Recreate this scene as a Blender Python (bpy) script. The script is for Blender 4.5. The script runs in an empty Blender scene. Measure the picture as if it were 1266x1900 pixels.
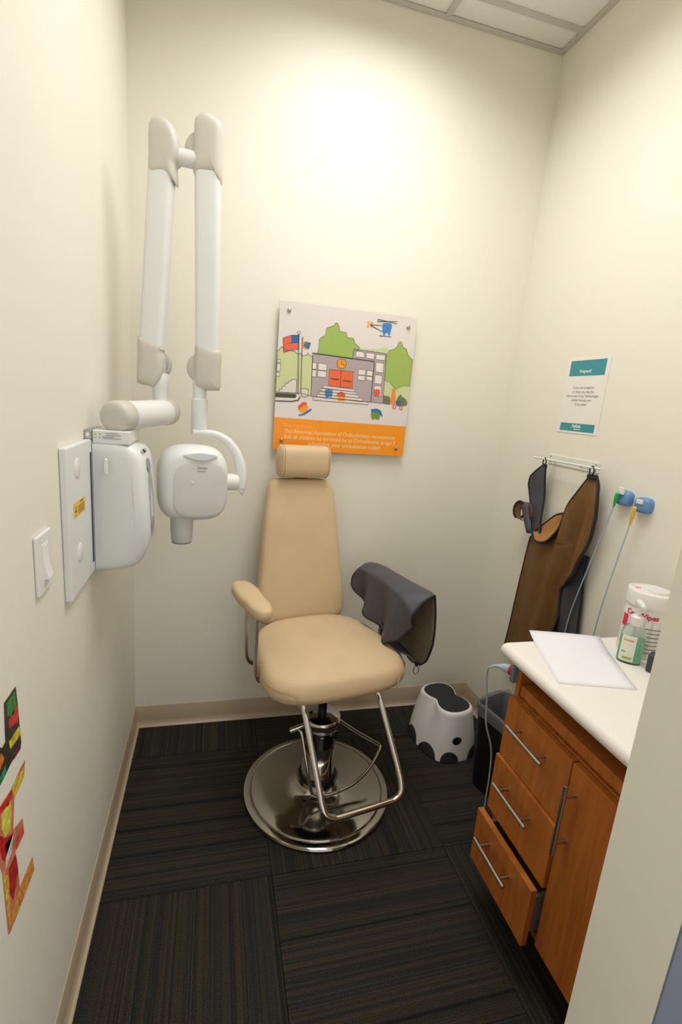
import bpy, bmesh, math, random
from mathutils import Matrix, Vector
random.seed(7)
SC = bpy.context.scene
COL = SC.collection
PI = math.pi

# ------------------------------------------------------------------ camera
CAM_POS = (0.3173, -2.0864, 1.512)
YAW, PITCH, ROLL = math.radians(15.1564), math.radians(-12.6839), math.radians(4.7671)
cd = bpy.data.cameras.new('camera')
cam = bpy.data.objects.new('camera', cd)
COL.objects.link(cam)
_f = Vector((math.sin(YAW)*math.cos(PITCH), math.cos(YAW)*math.cos(PITCH), math.sin(PITCH)))
_r0 = Vector((math.cos(YAW), -math.sin(YAW), 0)); _u0 = _r0.cross(_f)
_r = _r0*math.cos(ROLL) + _u0*math.sin(ROLL); _u = -_r0*math.sin(ROLL) + _u0*math.cos(ROLL)
cam.matrix_world = Matrix(((_r.x, _u.x, -_f.x, CAM_POS[0]), (_r.y, _u.y, -_f.y, CAM_POS[1]),
                           (_r.z, _u.z, -_f.z, CAM_POS[2]), (0, 0, 0, 1)))
cd.sensor_fit = 'VERTICAL'; cd.sensor_height = 36.0
cd.lens = 901.395 / 1900 * 36.0
cd.clip_start = 0.02
SC.camera = cam

# ------------------------------------------------------------------ world, exposure
w = bpy.data.worlds.new('building_light'); SC.world = w; w.use_nodes = True
bg = w.node_tree.nodes['Background']
bg.inputs[0].default_value = (1.0, 0.97, 0.95, 1); bg.inputs[1].default_value = 1.05
SC.view_settings.view_transform = 'Standard'; SC.view_settings.look = 'None'
SC.view_settings.gamma = 1.0; SC.view_settings.use_curve_mapping = False
SC.view_settings.exposure = 0.0
# 2 x 4 ft recessed troffer in the ceiling over the chair: its open face is this area light
LAMP = bpy.data.lights.new('troffer_light', 'AREA'); LAMP.shape = 'RECTANGLE'; LAMP.size = .55; LAMP.size_y = 1.02
LAMP.energy = 17.2; LAMP.color = (1.0, .988, .985); LAMP.spread = math.radians(154)

# ------------------------------------------------------------------ room size
W, H = 1.6587, 2.965          # width, ceiling height (back wall y = 0, left wall x = 0)
YF, YO = -1.59, -1.72        # inner and outer face of the front wall
XJ = 0.932                    # right jamb of the doorway
YEND = -3.0

# ------------------------------------------------------------------ materials
def lin(c):
    return tuple(((v/255)/12.92 if v/255 <= .04045 else (((v/255)+.055)/1.055)**2.4) for v in c) + (1,)
MATS = {}
def mat(name, rgb, rough=.5, metal=0, spec=.5, noise=0, nscale=40, bump=0, bscale=200, trans=0, emit=None, coat=0, alpha=1, ior=1.45, stretch=None):
    if name in MATS: return MATS[name]
    m = bpy.data.materials.new(name); m.use_nodes = True; MATS[name] = m
    nt = m.node_tree; b = nt.nodes['Principled BSDF']
    b.inputs['Base Color'].default_value = lin(rgb)
    b.inputs['Roughness'].default_value = rough; b.inputs['Metallic'].default_value = metal
    b.inputs['Specular IOR Level'].default_value = spec; b.inputs['IOR'].default_value = ior
    b.inputs['Transmission Weight'].default_value = trans; b.inputs['Coat Weight'].default_value = coat
    b.inputs['Alpha'].default_value = alpha
    if emit:
        b.inputs['Emission Color'].default_value = lin(emit[0]); b.inputs['Emission Strength'].default_value = emit[1]
    if noise or bump:
        tc = nt.nodes.new('ShaderNodeTexCoord'); mp = nt.nodes.new('ShaderNodeMapping')
        nt.links.new(tc.outputs['Object'], mp.inputs[0])
        if stretch: mp.inputs['Scale'].default_value = stretch
    if noise:
        n = nt.nodes.new('ShaderNodeTexNoise'); n.inputs['Scale'].default_value = nscale; n.inputs['Detail'].default_value = 4
        nt.links.new(mp.outputs[0], n.inputs['Vector'])
        r = nt.nodes.new('ShaderNodeValToRGB')
        r.color_ramp.elements[0].position = .3; r.color_ramp.elements[1].position = .7
        r.color_ramp.elements[0].color = lin([max(0, v*(1-noise)) for v in rgb])
        r.color_ramp.elements[1].color = lin([min(255, v*(1+noise)) for v in rgb])
        nt.links.new(n.outputs['Fac'], r.inputs[0]); nt.links.new(r.outputs[0], b.inputs['Base Color'])
    if bump:
        n2 = nt.nodes.new('ShaderNodeTexNoise'); n2.inputs['Scale'].default_value = bscale
        nt.links.new(mp.outputs[0], n2.inputs['Vector'])
        bp = nt.nodes.new('ShaderNodeBump'); bp.inputs['Strength'].default_value = bump; bp.inputs['Distance'].default_value = .002
        nt.links.new(n2.outputs['Fac'], bp.inputs['Height']); nt.links.new(bp.outputs[0], b.inputs['Normal'])
    return m

def carpet_material():
    m = bpy.data.materials.new('striped_carpet'); m.use_nodes = True; MATS['carpet'] = m
    nt = m.node_tree; N = nt.nodes; L = nt.links; b = N['Principled BSDF']
    b.inputs['Roughness'].default_value = .95; b.inputs['Specular IOR Level'].default_value = .15
    tc = N.new('ShaderNodeTexCoord'); oi = N.new('ShaderNodeObjectInfo')
    mul = N.new('ShaderNodeMath'); mul.operation = 'MULTIPLY'; mul.inputs[1].default_value = 37.0
    L.new(oi.outputs['Random'], mul.inputs[0])
    cmb = N.new('ShaderNodeCombineXYZ'); L.new(mul.outputs[0], cmb.inputs['X'])
    add = N.new('ShaderNodeVectorMath'); add.operation = 'ADD'
    L.new(tc.outputs['Object'], add.inputs[0]); L.new(cmb.outputs[0], add.inputs[1])
    def stripe(scale, detail, yst):
        mp = N.new('ShaderNodeMapping'); mp.inputs['Scale'].default_value = (scale, yst, 0)
        L.new(add.outputs[0], mp.inputs[0])
        n = N.new('ShaderNodeTexNoise'); n.inputs['Scale'].default_value = 1; n.inputs['Detail'].default_value = detail
        n.inputs['Roughness'].default_value = .65
        L.new(mp.outputs[0], n.inputs['Vector']); return n
    n1 = stripe(30, 4, .03); n2 = stripe(170, 2, .25)
    r = N.new('ShaderNodeValToRGB'); cr = r.color_ramp; cr.interpolation = 'LINEAR'
    cr.elements[0].position = .30; cr.elements[0].color = lin((24, 24, 26))
    cr.elements[1].position = .72; cr.elements[1].color = lin((64, 60, 50))
    for p, c in ((.40, (36, 36, 33)), (.44, (56, 53, 43)), (.475, (40, 41, 46)), (.51, (60, 54, 45)), (.55, (66, 57, 48)), (.585, (44, 46, 39)), (.62, (56, 54, 44)), (.67, (38, 38, 46))):
        e = cr.elements.new(p); e.color = lin(c)
    L.new(n1.outputs['Fac'], r.inputs[0])
    mx = N.new('ShaderNodeMix'); mx.data_type = 'RGBA'; mx.blend_type = 'MULTIPLY'; mx.inputs['Factor'].default_value = .8
    r2 = N.new('ShaderNodeValToRGB'); r2.color_ramp.elements[0].position = .34; r2.color_ramp.elements[1].position = .58
    r2.color_ramp.elements[0].color = (.50, .50, .50, 1); r2.color_ramp.elements[1].color = (1.15, 1.15, 1.15, 1)
    L.new(n2.outputs['Fac'], r2.inputs[0]); L.new(r.outputs[0], mx.inputs['A']); L.new(r2.outputs[0], mx.inputs['B'])
    n3 = N.new('ShaderNodeTexNoise'); n3.inputs['Scale'].default_value = 330; n3.inputs['Detail'].default_value = 1
    L.new(tc.outputs['Object'], n3.inputs['Vector'])
    mx2 = N.new('ShaderNodeMix'); mx2.data_type = 'RGBA'; mx2.blend_type = 'MULTIPLY'; mx2.inputs['Factor'].default_value = 1
    r3 = N.new('ShaderNodeValToRGB'); r3.color_ramp.elements[0].position = .35; r3.color_ramp.elements[1].position = .65
    r3.color_ramp.elements[0].color = (.55, .55, .55, 1); r3.color_ramp.elements[1].color = (1.3, 1.3, 1.3, 1)
    L.new(n3.outputs['Fac'], r3.inputs[0]); L.new(mx.outputs['Result'], mx2.inputs['A']); L.new(r3.outputs[0], mx2.inputs['B'])
    L.new(mx2.outputs['Result'], b.inputs['Base Color'])
    sm = N.new('ShaderNodeMath'); sm.operation = 'ADD'; L.new(n2.outputs['Fac'], sm.inputs[0]); L.new(n3.outputs['Fac'], sm.inputs[1])
    bp = N.new('ShaderNodeBump'); bp.inputs['Strength'].default_value = .7; bp.inputs['Distance'].default_value = .004
    L.new(sm.outputs[0], bp.inputs['Height']); L.new(bp.outputs[0], b.inputs['Normal'])
    return m

def wood_material(name, rgb_a, rgb_b, stretch):
    m = bpy.data.materials.new(name); m.use_nodes = True; MATS[name] = m
    nt = m.node_tree; N = nt.nodes; L = nt.links; b = N['Principled BSDF']
    b.inputs['Roughness'].default_value = .42
    tc = N.new('ShaderNodeTexCoord'); mp = N.new('ShaderNodeMapping'); mp.inputs['Scale'].default_value = stretch
    L.new(tc.outputs['Object'], mp.inputs[0])
    n = N.new('ShaderNodeTexNoise'); n.inputs['Scale'].default_value = 6; n.inputs['Detail'].default_value = 8; n.inputs['Distortion'].default_value = .6
    L.new(mp.outputs[0], n.inputs['Vector'])
    r = N.new('ShaderNodeValToRGB'); r.color_ramp.elements[0].position = .3; r.color_ramp.elements[1].position = .7
    r.color_ramp.elements[0].color = lin(rgb_a); r.color_ramp.elements[1].color = lin(rgb_b)
    L.new(n.outputs['Fac'], r.inputs[0]); L.new(r.outputs[0], b.inputs['Base Color'])
    return m

carpet = carpet_material()
wood = wood_material('cherry_laminate', (164, 92, 32), (190, 113, 44), (9, 9, .7))
wood_edge = mat('cherry_edge_band', (188, 114, 50), .45, noise=.06, nscale=30)
wall_m = mat('cream_wall_paint', (237, 233, 219), .55, spec=.3, bump=.12, bscale=900)
hall_m = mat('grey_blue_hall_face', (120, 126, 140), .6, spec=.3, bump=.12, bscale=900)
base_m = mat('taupe_vinyl_base', (190, 172, 146), .4, bump=.05)
tile_m = mat('white_ceiling_tile', (244, 241, 234), .9, bump=.5, bscale=500, noise=.02, nscale=300)
tee_m = mat('ceiling_tee_enamel', (205, 200, 190), .5, bump=.02)
vinyl = mat('tan_vinyl', (212, 186, 148), .5, spec=.35, bump=.12, bscale=1400, noise=.02, nscale=8)
seam_m = mat('tan_vinyl_seam', (176, 148, 110), .5, bump=.05)
chrome = mat('chrome', (205, 202, 198), .07, metal=1, noise=.02, nscale=4)
steel = mat('brushed_steel', (178, 176, 170), .28, metal=1, noise=.03, nscale=60)
black = mat('black_plastic', (20, 20, 21), .45, bump=.1, bscale=600)
rubber = mat('charcoal_rubber', (42, 44, 44), .8, bump=.5, bscale=1500)
white_pl = mat('white_plastic', (232, 230, 226), .35, noise=.005, nscale=8)
xr_light = mat('xray_pale_plastic', (226, 228, 226), .38, noise=.006, nscale=8)
xr_grey = mat('xray_warm_grey_plastic', (202, 197, 187), .45, noise=.006, nscale=8)
xr_mid = mat('xray_grey_panel', (172, 174, 178), .4, noise=.01, nscale=8)
counter_m = mat('cream_solid_surface', (240, 235, 228), .28, noise=.012, nscale=300)

# ------------------------------------------------------------------ mesh helpers
MW = {}
def props(o, label=None, cat=None, group=None, kind=None):
    if label: o['label'] = label
    if cat: o['category'] = cat
    if group: o['group'] = group
    if kind: o['kind'] = kind
    return o
def thing(name, label, cat, loc, rotz=0, group=None):
    o = bpy.data.objects.new(name, None); COL.objects.link(o)
    o.location = loc; o.rotation_euler = (0, 0, rotz); o.empty_display_size = .05
    MW[o] = Matrix.Translation(loc) @ Matrix.Rotation(rotz, 4, 'Z')
    return props(o, label, cat, group)

class G:
    def __init__(s): s.v = []; s.f = []
    def add(s, vs, fs):
        n = len(s.v); s.v += [tuple(p) for p in vs]; s.f += [tuple(i+n for i in f) for f in fs]; return s
    def box(s, lo, hi):
        x0, y0, z0 = lo; x1, y1, z1 = hi
        return s.add([(x0,y0,z0),(x1,y0,z0),(x1,y1,z0),(x0,y1,z0),(x0,y0,z1),(x1,y0,z1),(x1,y1,z1),(x0,y1,z1)],
                     [(0,3,2,1),(4,5,6,7),(0,1,5,4),(1,2,6,5),(2,3,7,6),(3,0,4,7)])
    def loft(s, rings, caps=(True, True), loop=False):
        n = len(rings[0]); vs = [p for r in rings for p in r]; fs = []
        m = len(rings)
        for k in range(m if loop else m-1):
            a = k*n; b = ((k+1) % m)*n
            for i in range(n):
                j = (i+1) % n
                fs.append((a+i, a+j, b+j, b+i))
        if not loop:
            if caps[0]: fs.append(tuple(reversed(range(n))))
            if caps[1]: fs.append(tuple((m-1)*n+i for i in range(n)))
        return s.add(vs, fs)
    def lathe(s, prof, n=32, c=(0,0,0), axis=(0,0,1), caps=(True, True)):
        ax = Vector(axis).normalized(); t = Vector((1,0,0)) if abs(ax.x) < .9 else Vector((0,1,0))
        e1 = ax.cross(t).normalized(); e2 = ax.cross(e1); c = Vector(c)
        rings = [[c + ax*z + (e1*math.cos(2*PI*i/n) + e2*math.sin(2*PI*i/n))*max(r, 1e-5) for i in range(n)] for r, z in prof]
        return s.loft(rings, caps)
    def cyl(s, a, b, r, n=20, r2=None):
        a = Vector(a); b = Vector(b)
        return s.lathe([(r, 0), (r if r2 is None else r2, (b-a).length)], n, a, b-a)
    def tube(s, pts, r, n=8, closed=False, smooth=0):
        P = [Vector(p) for p in pts]
        if smooth: P = spline(P, smooth, closed)
        m = len(P); rings = []; up = None
        for k in range(m):
            if closed: d = P[(k+1) % m] - P[k-1]
            else: d = P[min(k+1, m-1)] - P[max(k-1, 0)]
            d.normalize()
            if up is None:
                up = d.orthogonal().normalized()
            up = (up - d*up.dot(d)).normalized()
            e2 = d.cross(up)
            rr = r[k] if isinstance(r, (list, tuple)) else r
            rings.append([P[k] + (up*math.cos(2*PI*i/n) + e2*math.sin(2*PI*i/n))*rr for i in range(n)])
        return s.loft(rings, (True, True), loop=closed)
    def grid(s, P):
        nr, nc = len(P), len(P[0]); vs = [p for r in P for p in r]
        return s.add(vs, [(a*nc+b, a*nc+b+1, (a+1)*nc+b+1, (a+1)*nc+b) for a in range(nr-1) for b in range(nc-1)])
    def prism(s, poly, fn, t):
        """poly 2d -> fn(u,v,depth) ; thickness t"""
        n = len(poly)
        a = [fn(u, v, 0) for u, v in poly]; b = [fn(u, v, t) for u, v in poly]
        return s.add(a+b, [tuple(range(n)), tuple(reversed(range(n, 2*n)))] + [(i, (i+1) % n + 0, (i+1) % n + n, i+n) for i in range(n)])
    def obj(s, name, m, parent=None, loc=None, ang=40, bevel=None, bseg=2, solid=None, sub=0, world=False, label=None):
        me = bpy.data.meshes.new(name)
        o = bpy.data.objects.new(name, me); COL.objects.link(o)
        if parent is not None:
            o.parent = parent; MW[o] = MW[parent].copy()
        else:
            MW[o] = Matrix.Translation(loc or (0, 0, 0)); o.location = loc or (0, 0, 0)
        vs = s.v
        if world or (parent is None and loc):
            inv = MW[o].inverted(); vs = [tuple(inv @ Vector(p)) for p in vs]
        me.from_pydata(vs, [], s.f)
        bm = bmesh.new(); bm.from_mesh(me); bmesh.ops.recalc_face_normals(bm, faces=bm.faces); bm.to_mesh(me); bm.free()
        me.materials.append(m)
        me.polygons.foreach_set('use_smooth', [True]*len(me.polygons))
        me.set_sharp_from_angle(angle=math.radians(ang))
        if solid:
            md = o.modifiers.new('thickness', 'SOLIDIFY'); md.thickness = solid; md.offset = 0
        if bevel:
            md = o.modifiers.new('edge', 'BEVEL'); md.width = bevel; md.segments = bseg; md.limit_method = 'ANGLE'; md.angle_limit = math.radians(35)
            md.harden_normals = True
        if sub:
            md = o.modifiers.new('smooth', 'SUBSURF'); md.levels = sub; md.render_levels = sub
        if label: o['label'] = label
        return o

def spline(P, k=6, closed=False):
    out = []; n = len(P)
    for i in range(n if closed else n-1):
        g = lambda j: P[j % n] if closed else P[max(0, min(n-1, j))]
        a, b, c, d = g(i-1), g(i), g(i+1), g(i+2)
        for s_ in range(k):
            t = s_/k
            out.append(.5*((2*b) + (c-a)*t + (2*a-5*b+4*c-d)*t*t + (3*b-a-3*c+d)*t**3))
    if not closed: out.append(P[-1].copy())
    return out
def interp(tab, x):
    """piecewise linear table [(x, v...)] ascending or descending"""
    t = sorted(tab)
    if x <= t[0][0]: return t[0][1:]
    for a, b in zip(t, t[1:]):
        if x <= b[0]:
            k = (x-a[0])/(b[0]-a[0]); return tuple(p+(q-p)*k for p, q in zip(a[1:], b[1:]))
    return t[-1][1:]
def superloop(a, b, p=4, n=40, c=(0, 0)):
    out = []
    for i in range(n):
        t = 2*PI*i/n; co, si = math.cos(t), math.sin(t)
        out.append((c[0]+a*math.copysign(abs(co)**(2/p), co), c[1]+b*math.copysign(abs(si)**(2/p), si)))
    return out
def text_geo(body, fn, width=None, height=None, x=0, y=0, align='LEFT', bold=0, t=.0002):
    cu = bpy.data.curves.new('lettering', 'FONT'); cu.body = body; cu.size = 1; cu.align_x = 'LEFT'; cu.offset = bold
    cu.resolution_u = 3
    o = bpy.data.objects.new('lettering', cu); COL.objects.link(o)
    dg = bpy.context.evaluated_depsgraph_get(); me = bpy.data.meshes.new_from_object(o.evaluated_get(dg))
    bpy.data.objects.remove(o); bpy.data.curves.remove(cu)
    V = [v.co.copy() for v in me.vertices]; F = [tuple(p.vertices) for p in me.polygons]; bpy.data.meshes.remove(me)
    x0 = min(v.x for v in V); x1 = max(v.x for v in V)
    k = width/(x1-x0) if width else height/.7
    sy = (height/.7) if height else k
    wd = (x1-x0)*k; ox = {'LEFT': 0, 'CENTER': -wd/2, 'RIGHT': -wd}[align]
    g = G(); g.add([fn(x+ox+(v.x-x0)*k, y+v.y*sy, t) for v in V], F)
    return g
def merge(*gs):
    g = G()
    for a in gs: g.add(a.v, a.f)
    return g
def circle(cx, cy, r, n=20): return [(cx+r*math.cos(2*PI*i/n), cy+r*math.sin(2*PI*i/n)) for i in range(n)]

# ================================================================== SETTING
def struct(o, label=None):
    o['kind'] = 'structure'
    if label: o['label'] = label
    return o
fl = struct(G().box((-.2, YEND, -.06), (2.2, .12, -.009)).obj('floor', mat('dark_subfloor', (34, 33, 31), .9, bump=.2)), 'dark striped carpet tile floor')
TS = .61
tile_me = None; k = 0
for ix in range(-1, 3):
    for iy in range(-4, 1):
        x0 = -.08 + ix*TS; y0 = -.21 + (iy)*TS            # tile spans y0-TS+... below
        lo = (max(x0, -.05), max(y0, YEND)); hi = (min(x0+TS, 2.1), min(y0+TS, .05))
        if hi[0]-lo[0] < .02 or hi[1]-lo[1] < .02: continue
        cx, cy = (lo[0]+hi[0])/2, (lo[1]+hi[1])/2
        hx, hy = (hi[0]-lo[0])/2-.0006, (hi[1]-lo[1])/2-.0006
        # quarter-turned tiles: stripes run along y where (ix+iy) is even
        turn = ((ix + iy) % 2 != 0)
        a, b_ = (hy, hx) if turn else (hx, hy)
        ang = PI/2 if turn else 0
        g = G().box((-a, -b_, -.009), (a, b_, 0))
        o = g.obj('carpet_tile', carpet, fl, bevel=.0015, bseg=1)
        o.location = (cx, cy, 0); o.rotation_euler = (0, 0, ang)
        k += 1
# walls
struct(G().box((-.12, YEND, -.05), (0, .12, H+.1)).obj('wall_left', wall_m))
struct(G().box((0, 0, -.05), (W, .12, H+.1)).obj('wall_back', wall_m))
struct(G().box((W, YF, -.05), (W+.12, .12, H+.1)).obj('wall_right', wall_m))
wf = struct(G().box((XJ, YO+.004, 0), (2.2, YF, H+.1)).box((0, YO+.004, 2.13), (XJ, YF, H+.1)).obj('wall_front', wall_m))
G().box((XJ, YO+.001, 0), (2.2, YO+.004, H+.1)).obj('hall_facing', hall_m, wf)  # thin grey-blue sheet over the hall side of the front wall
# vinyl cove base: profile lofted along each wall
def cove(name, p0, p1, nrm):
    p0, p1, n = Vector(p0), Vector(p1), Vector(nrm)
    prof = [(0, .1017), (.002, .1017), (.0032, .099), (.0032, .03), (.0045, .016), (.009, .0075), (.0155, .0035), (.017, .0005), (0, .0005)]
    g = G().loft([[p + n*d + Vector((0, 0, z)) for d, z in prof] for p in (p0, p1)])
    return struct(g.obj(name, base_m, ang=30))
cove('baseboard_left', (0, YEND, 0), (0, 0, 0), (1, 0, 0))
cove('baseboard_back', (0, 0, 0), (W, 0, 0), (0, -1, 0))
cove('baseboard_right', (W, 0, 0), (W, -.94, 0), (-1, 0, 0))
# suspended ceiling: tees, wall angle, lay-in tiles
ce = struct(G().box((-.12, YEND, H+.09), (2.2, .12, H+.13)).obj('ceiling', tile_m), 'suspended ceiling of white tiles in a metal grid')
XT = [1.136-TS*i for i in (2, 1, 0)] + [1.136+TS]
YT = [-.135-TS*i for i in range(0, 5)]
def tee(lo, hi): G().box(lo, hi).obj('ceiling_tee', tee_m, ce, bevel=.001, bseg=1)
for x in (.526, 1.136): tee((x-.012, YEND, H-.001), (x+.012, -.0225, H+.03))
for y in YT:
    if abs(y+.745) < .01: tee((0, y-.012, H-.0014), (.526, y+.012, H+.03)); tee((1.136, y-.012, H-.0014), (W, y+.012, H+.03))
    else: tee((0, y-.012, H-.0014), (2.2, y+.012, H+.03))
tee((0, -.022, H-.002), (W, 0, H+.004)); tee((0, YEND, H-.0024), (.022, -.0225, H+.004)); tee((W-.022, YF, H-.0024), (W, -.0225, H+.004))
LC = (.526, 1.136, -1.355, -.135)       # the cell that holds the light
xs = [0, .526, 1.136, W]; ys = [0] + YT + [YEND]
for i in range(3):
    for j in range(len(ys)-1):
        a, b_ = xs[i]+.008, xs[i+1]-.008; c_, d_ = ys[j+1]+.008, ys[j]-.008
        if d_-c_ < .03: continue
        if abs((a+b_)/2-.831) < .1 and -1.35 < (c_+d_)/2 < -.14: continue
        G().box((a, c_, H+.006), (b_, d_, H+.02)).obj('ceiling_tile', tile_m, ce, bevel=.003, bseg=1)
# recessed ceiling light (above the frame)
lt = thing('ceiling_light', 'recessed rectangular ceiling light above the exam chair', 'light', (.831, -.745, H))
x0, x1, y0, y1 = LC
G().box((x0+.014, y0+.014, H+.002), (x0+.03, y1-.014, H+.07)).box((x1-.03, y0+.014, H+.002), (x1-.014, y1-.014, H+.07)) \
   .box((x0+.014, y0+.014, H+.002), (x1-.014, y0+.03, H+.07)).box((x0+.014, y1-.03, H+.002), (x1-.014, y1-.014, H+.07)).obj('housing', white_pl, lt, world=True)
G().box((x0+.014, y0+.014, H+.062), (x1-.014, y1-.014, H+.07)).obj('reflector', white_pl, lt, world=True)
lo_ = bpy.data.objects.new('lamp_face', LAMP); COL.objects.link(lo_); lo_.parent = lt; lo_.location = (0, -.06, .004)

# ================================================================== CHAIR
CH = (.741, -.491, 0)
ch = thing('exam_chair', 'tan vinyl high-back x-ray exam chair on a round chrome base', 'chair', CH, math.radians(10))
# round base
G().lathe([(.0, .0), (.278, .0), (.285, .004), (.287, .010), (.284, .0165), (.277, .0195), (.262, .0205), (.2575, .0185), (.2545, .0225), (.246, .025),
           (.2, .030), (.14, .036), (.11, .041), (.09, .049), (.078, .060), (.072, .075), (.0, .075)], 96).obj('base_plate', mat('satin_chrome_base', (168, 164, 156), .10, metal=1, noise=.02, nscale=3), ch, ang=25)
G().lathe([(.070, .070), (.074, .074), (.074, .088), (.069, .094), (0, .094)], 48).obj('base_collar', black, ch)
G().lathe([(.066, .09), (.064, .12), (.060, .19), (.060, .235), (0, .235)], 48).obj('column', chrome, ch)
G().lathe([(.0605, .225), (.0625, .235), (.066, .285), (.069, .300), (0, .300)], 48).obj('pump_cup', mat('dark_chrome', (70, 70, 72), .12, metal=1, noise=.02, nscale=5), ch)
G().lathe([(.070, .298), (.0735, .303), (.0735, .332), (.071, .340), (.066, .344), (.03, .348), (.0, .348)], 48).obj('column_cap', chrome, ch)
for a in range(10):      # scalloped drops under the cap
    t = 2*PI*a/10
    G().lathe([(.0, -.004), (.011, -.004), (.011, .0), (.009, .003), (0, .004)], 16, (.0665*math.cos(t), .0665*math.sin(t), .293), (math.cos(t), math.sin(t), -.05)).obj('cap_scallop', chrome, ch)
G().cyl((0, 0, .345), (0, 0, .535), .0175, 24).obj('lift_post', mat('dark_oiled_steel', (52, 52, 54), .3, metal=1, noise=.03), ch)
G().box((-.11, -.10, .517), (.11, .12, .54)).obj('seat_bracket', black, ch, bevel=.004)
# foot pump loop
G().tube([(-.118, -.005, .308), (-.098, -.012, .305), (-.088, -.03, .287), (-.080, -.07, .20), (-.068, -.105, .105), (-.055, -.112, .088), (-.02, -.116, .078), (.04, -.118, .080),
          (.11, -.108, .088), (.17, -.09, .108), (.21, -.072, .13), (.245, -.05, .155), (.252, -.043, .165), (.24, -.035, .178), (.15, -.03, .245), (.064, -.028, .318)], .0062, 10, smooth=5).obj('pump_loop', chrome, ch)
G().cyl((-.128, -.003, .300), (-.06, -.014, .322), .0095, 16).obj('pump_pivot', chrome, ch)
# footrest
G().tube([(-.142, -.02, .528), (-.142, -.11, .530), (-.142, -.142, .522), (-.143, -.162, .497), (-.143, -.20, .462), (-.143, -.33, .335), (-.142, -.362, .30), (-.134, -.378, .275), (-.11, -.384, .262),
          (-.08, -.385, .259), (.08, -.385, .259), (.11, -.384, .262), (.134, -.378, .275), (.142, -.362, .30), (.143, -.33, .335), (.143, -.20, .462), (.143, -.162, .497), (.142, -.142, .522), (.142, -.11, .530), (.142, -.02, .528)], .0105, 12, smooth=5).obj('footrest', chrome, ch)
# seat cushion
def seat_loop(s, z, n=64):
    out = []
    for i in range(n):
        t = 2*PI*i/n; co, si = math.cos(t), math.sin(t); p = 4.0
        x = math.copysign(abs(co)**(2/p), co); y = math.copysign(abs(si)**(2/p), si)
        yy = .03 + y*.235*s                          # rear +y
        half = .262 + (-.04 if y > 0 else .02)*abs(y)*s       # wider at the front
        waterfall = -.024*(max(0, -y*s-.25)/.75)**2 if z > .57 else 0
        dome = .012*(1-(x*s)**2)
        out.append((x*half*s, yy + (-.012*(1-x*x)*s*s if y < 0 else 0), z + waterfall + (dome if z > .6 else 0)))
    return out
prof = [(.62, .536), (.90, .536), (.965, .541), (.992, .552), (1.0, .567), (1.0, .583), (.992, .600), (.965, .615), (.92, .624), (.84, .630), (.7, .634), (.5, .636), (.25, .637), (.05, .637)]
st = G().loft([seat_loop(s, z) for s, z in prof]).obj('seat', vinyl, ch, ang=60)
for sg in (-1, 1):    # stitched seams wrapping the front corners
    G().tube([(sg*.252, .02, .588), (sg*.2625, -.06, .590), (sg*.2615, -.12, .590), (sg*.2385, -.166, .588), (sg*.20, -.199, .585), (sg*.186, -.211, .572), (sg*.182, -.213, .55)], .0022, 6, smooth=5).obj('seam', seam_m, st)
# backrest: tapered slab, reclined
def back_pt(u, v, d):
    """u across -1..1, v 0 bottom..1 top, d depth (front negative)"""
    half = .203 - .060*v
    z = .600 + .592*v; y = .268 + .125*v
    n = Vector((0, -.978, .206))
    c = Vector((u*half, y, z)) - n*d
    return c
def back_ring(s, d, n=72):
    out = []
    for i in range(n):
        t = 2*PI*i/n; co, si = math.cos(t), math.sin(t); p = 9
        u = math.copysign(abs(co)**(2/p), co); v = .5 + .5*math.copysign(abs(si)**(2/p), si)
        ins = (1-s)
        uu = u*(1-ins*1.0); vv = .5+(v-.5)*(1-ins*.36)
        out.append(back_pt(uu, vv, d))
    return out
rings = [back_ring(s, d) for s, d in [(.1, .046), (.88, .046), (.965, .042), (.99, .034), (1.0, .022), (.992, .008), (.965, -.004), (.92, -.010), (.82, -.014), (.6, -.017), (.3, -.018), (.05, -.018)]]
bk = G().loft(rings).obj('backrest', vinyl, ch, ang=60)
G().box((-.035, .285, .5), (.035, .297, .64)).obj('back_bracket', black, ch, bevel=.003)
# headrest bolster: rounded tube-like pad with seams at its ends
hr = []
for k in range(29):
    t = -1+2*k/28; x = .112*math.copysign(1-(1-abs(t))**1.0, t)
    e = min(1, (1-abs(x)/.1125)/.13); sc = math.sqrt(max(0.0, 1-(1-e)**2)) if e < 1 else 1
    sc = max(.30, sc)
    hr.append([(x, .385+a_*sc, 1.262+b_*sc) for a_, b_ in superloop(.050, .066, 3.2, 32)])
hd = G().loft(hr).obj('headrest', vinyl, ch, ang=60)
for sg in (-1, 1):
    G().tube([(sg*.094, .385+a_*.997, 1.262+b_*.997) for a_, b_ in superloop(.050, .066, 3.2, 32)], .0016, 6, closed=True).obj('seam', seam_m, hd)
G().box((-.03, .40, 1.16), (.03, .408, 1.23)).obj('headrest_bracket', black, ch, bevel=.002)
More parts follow.
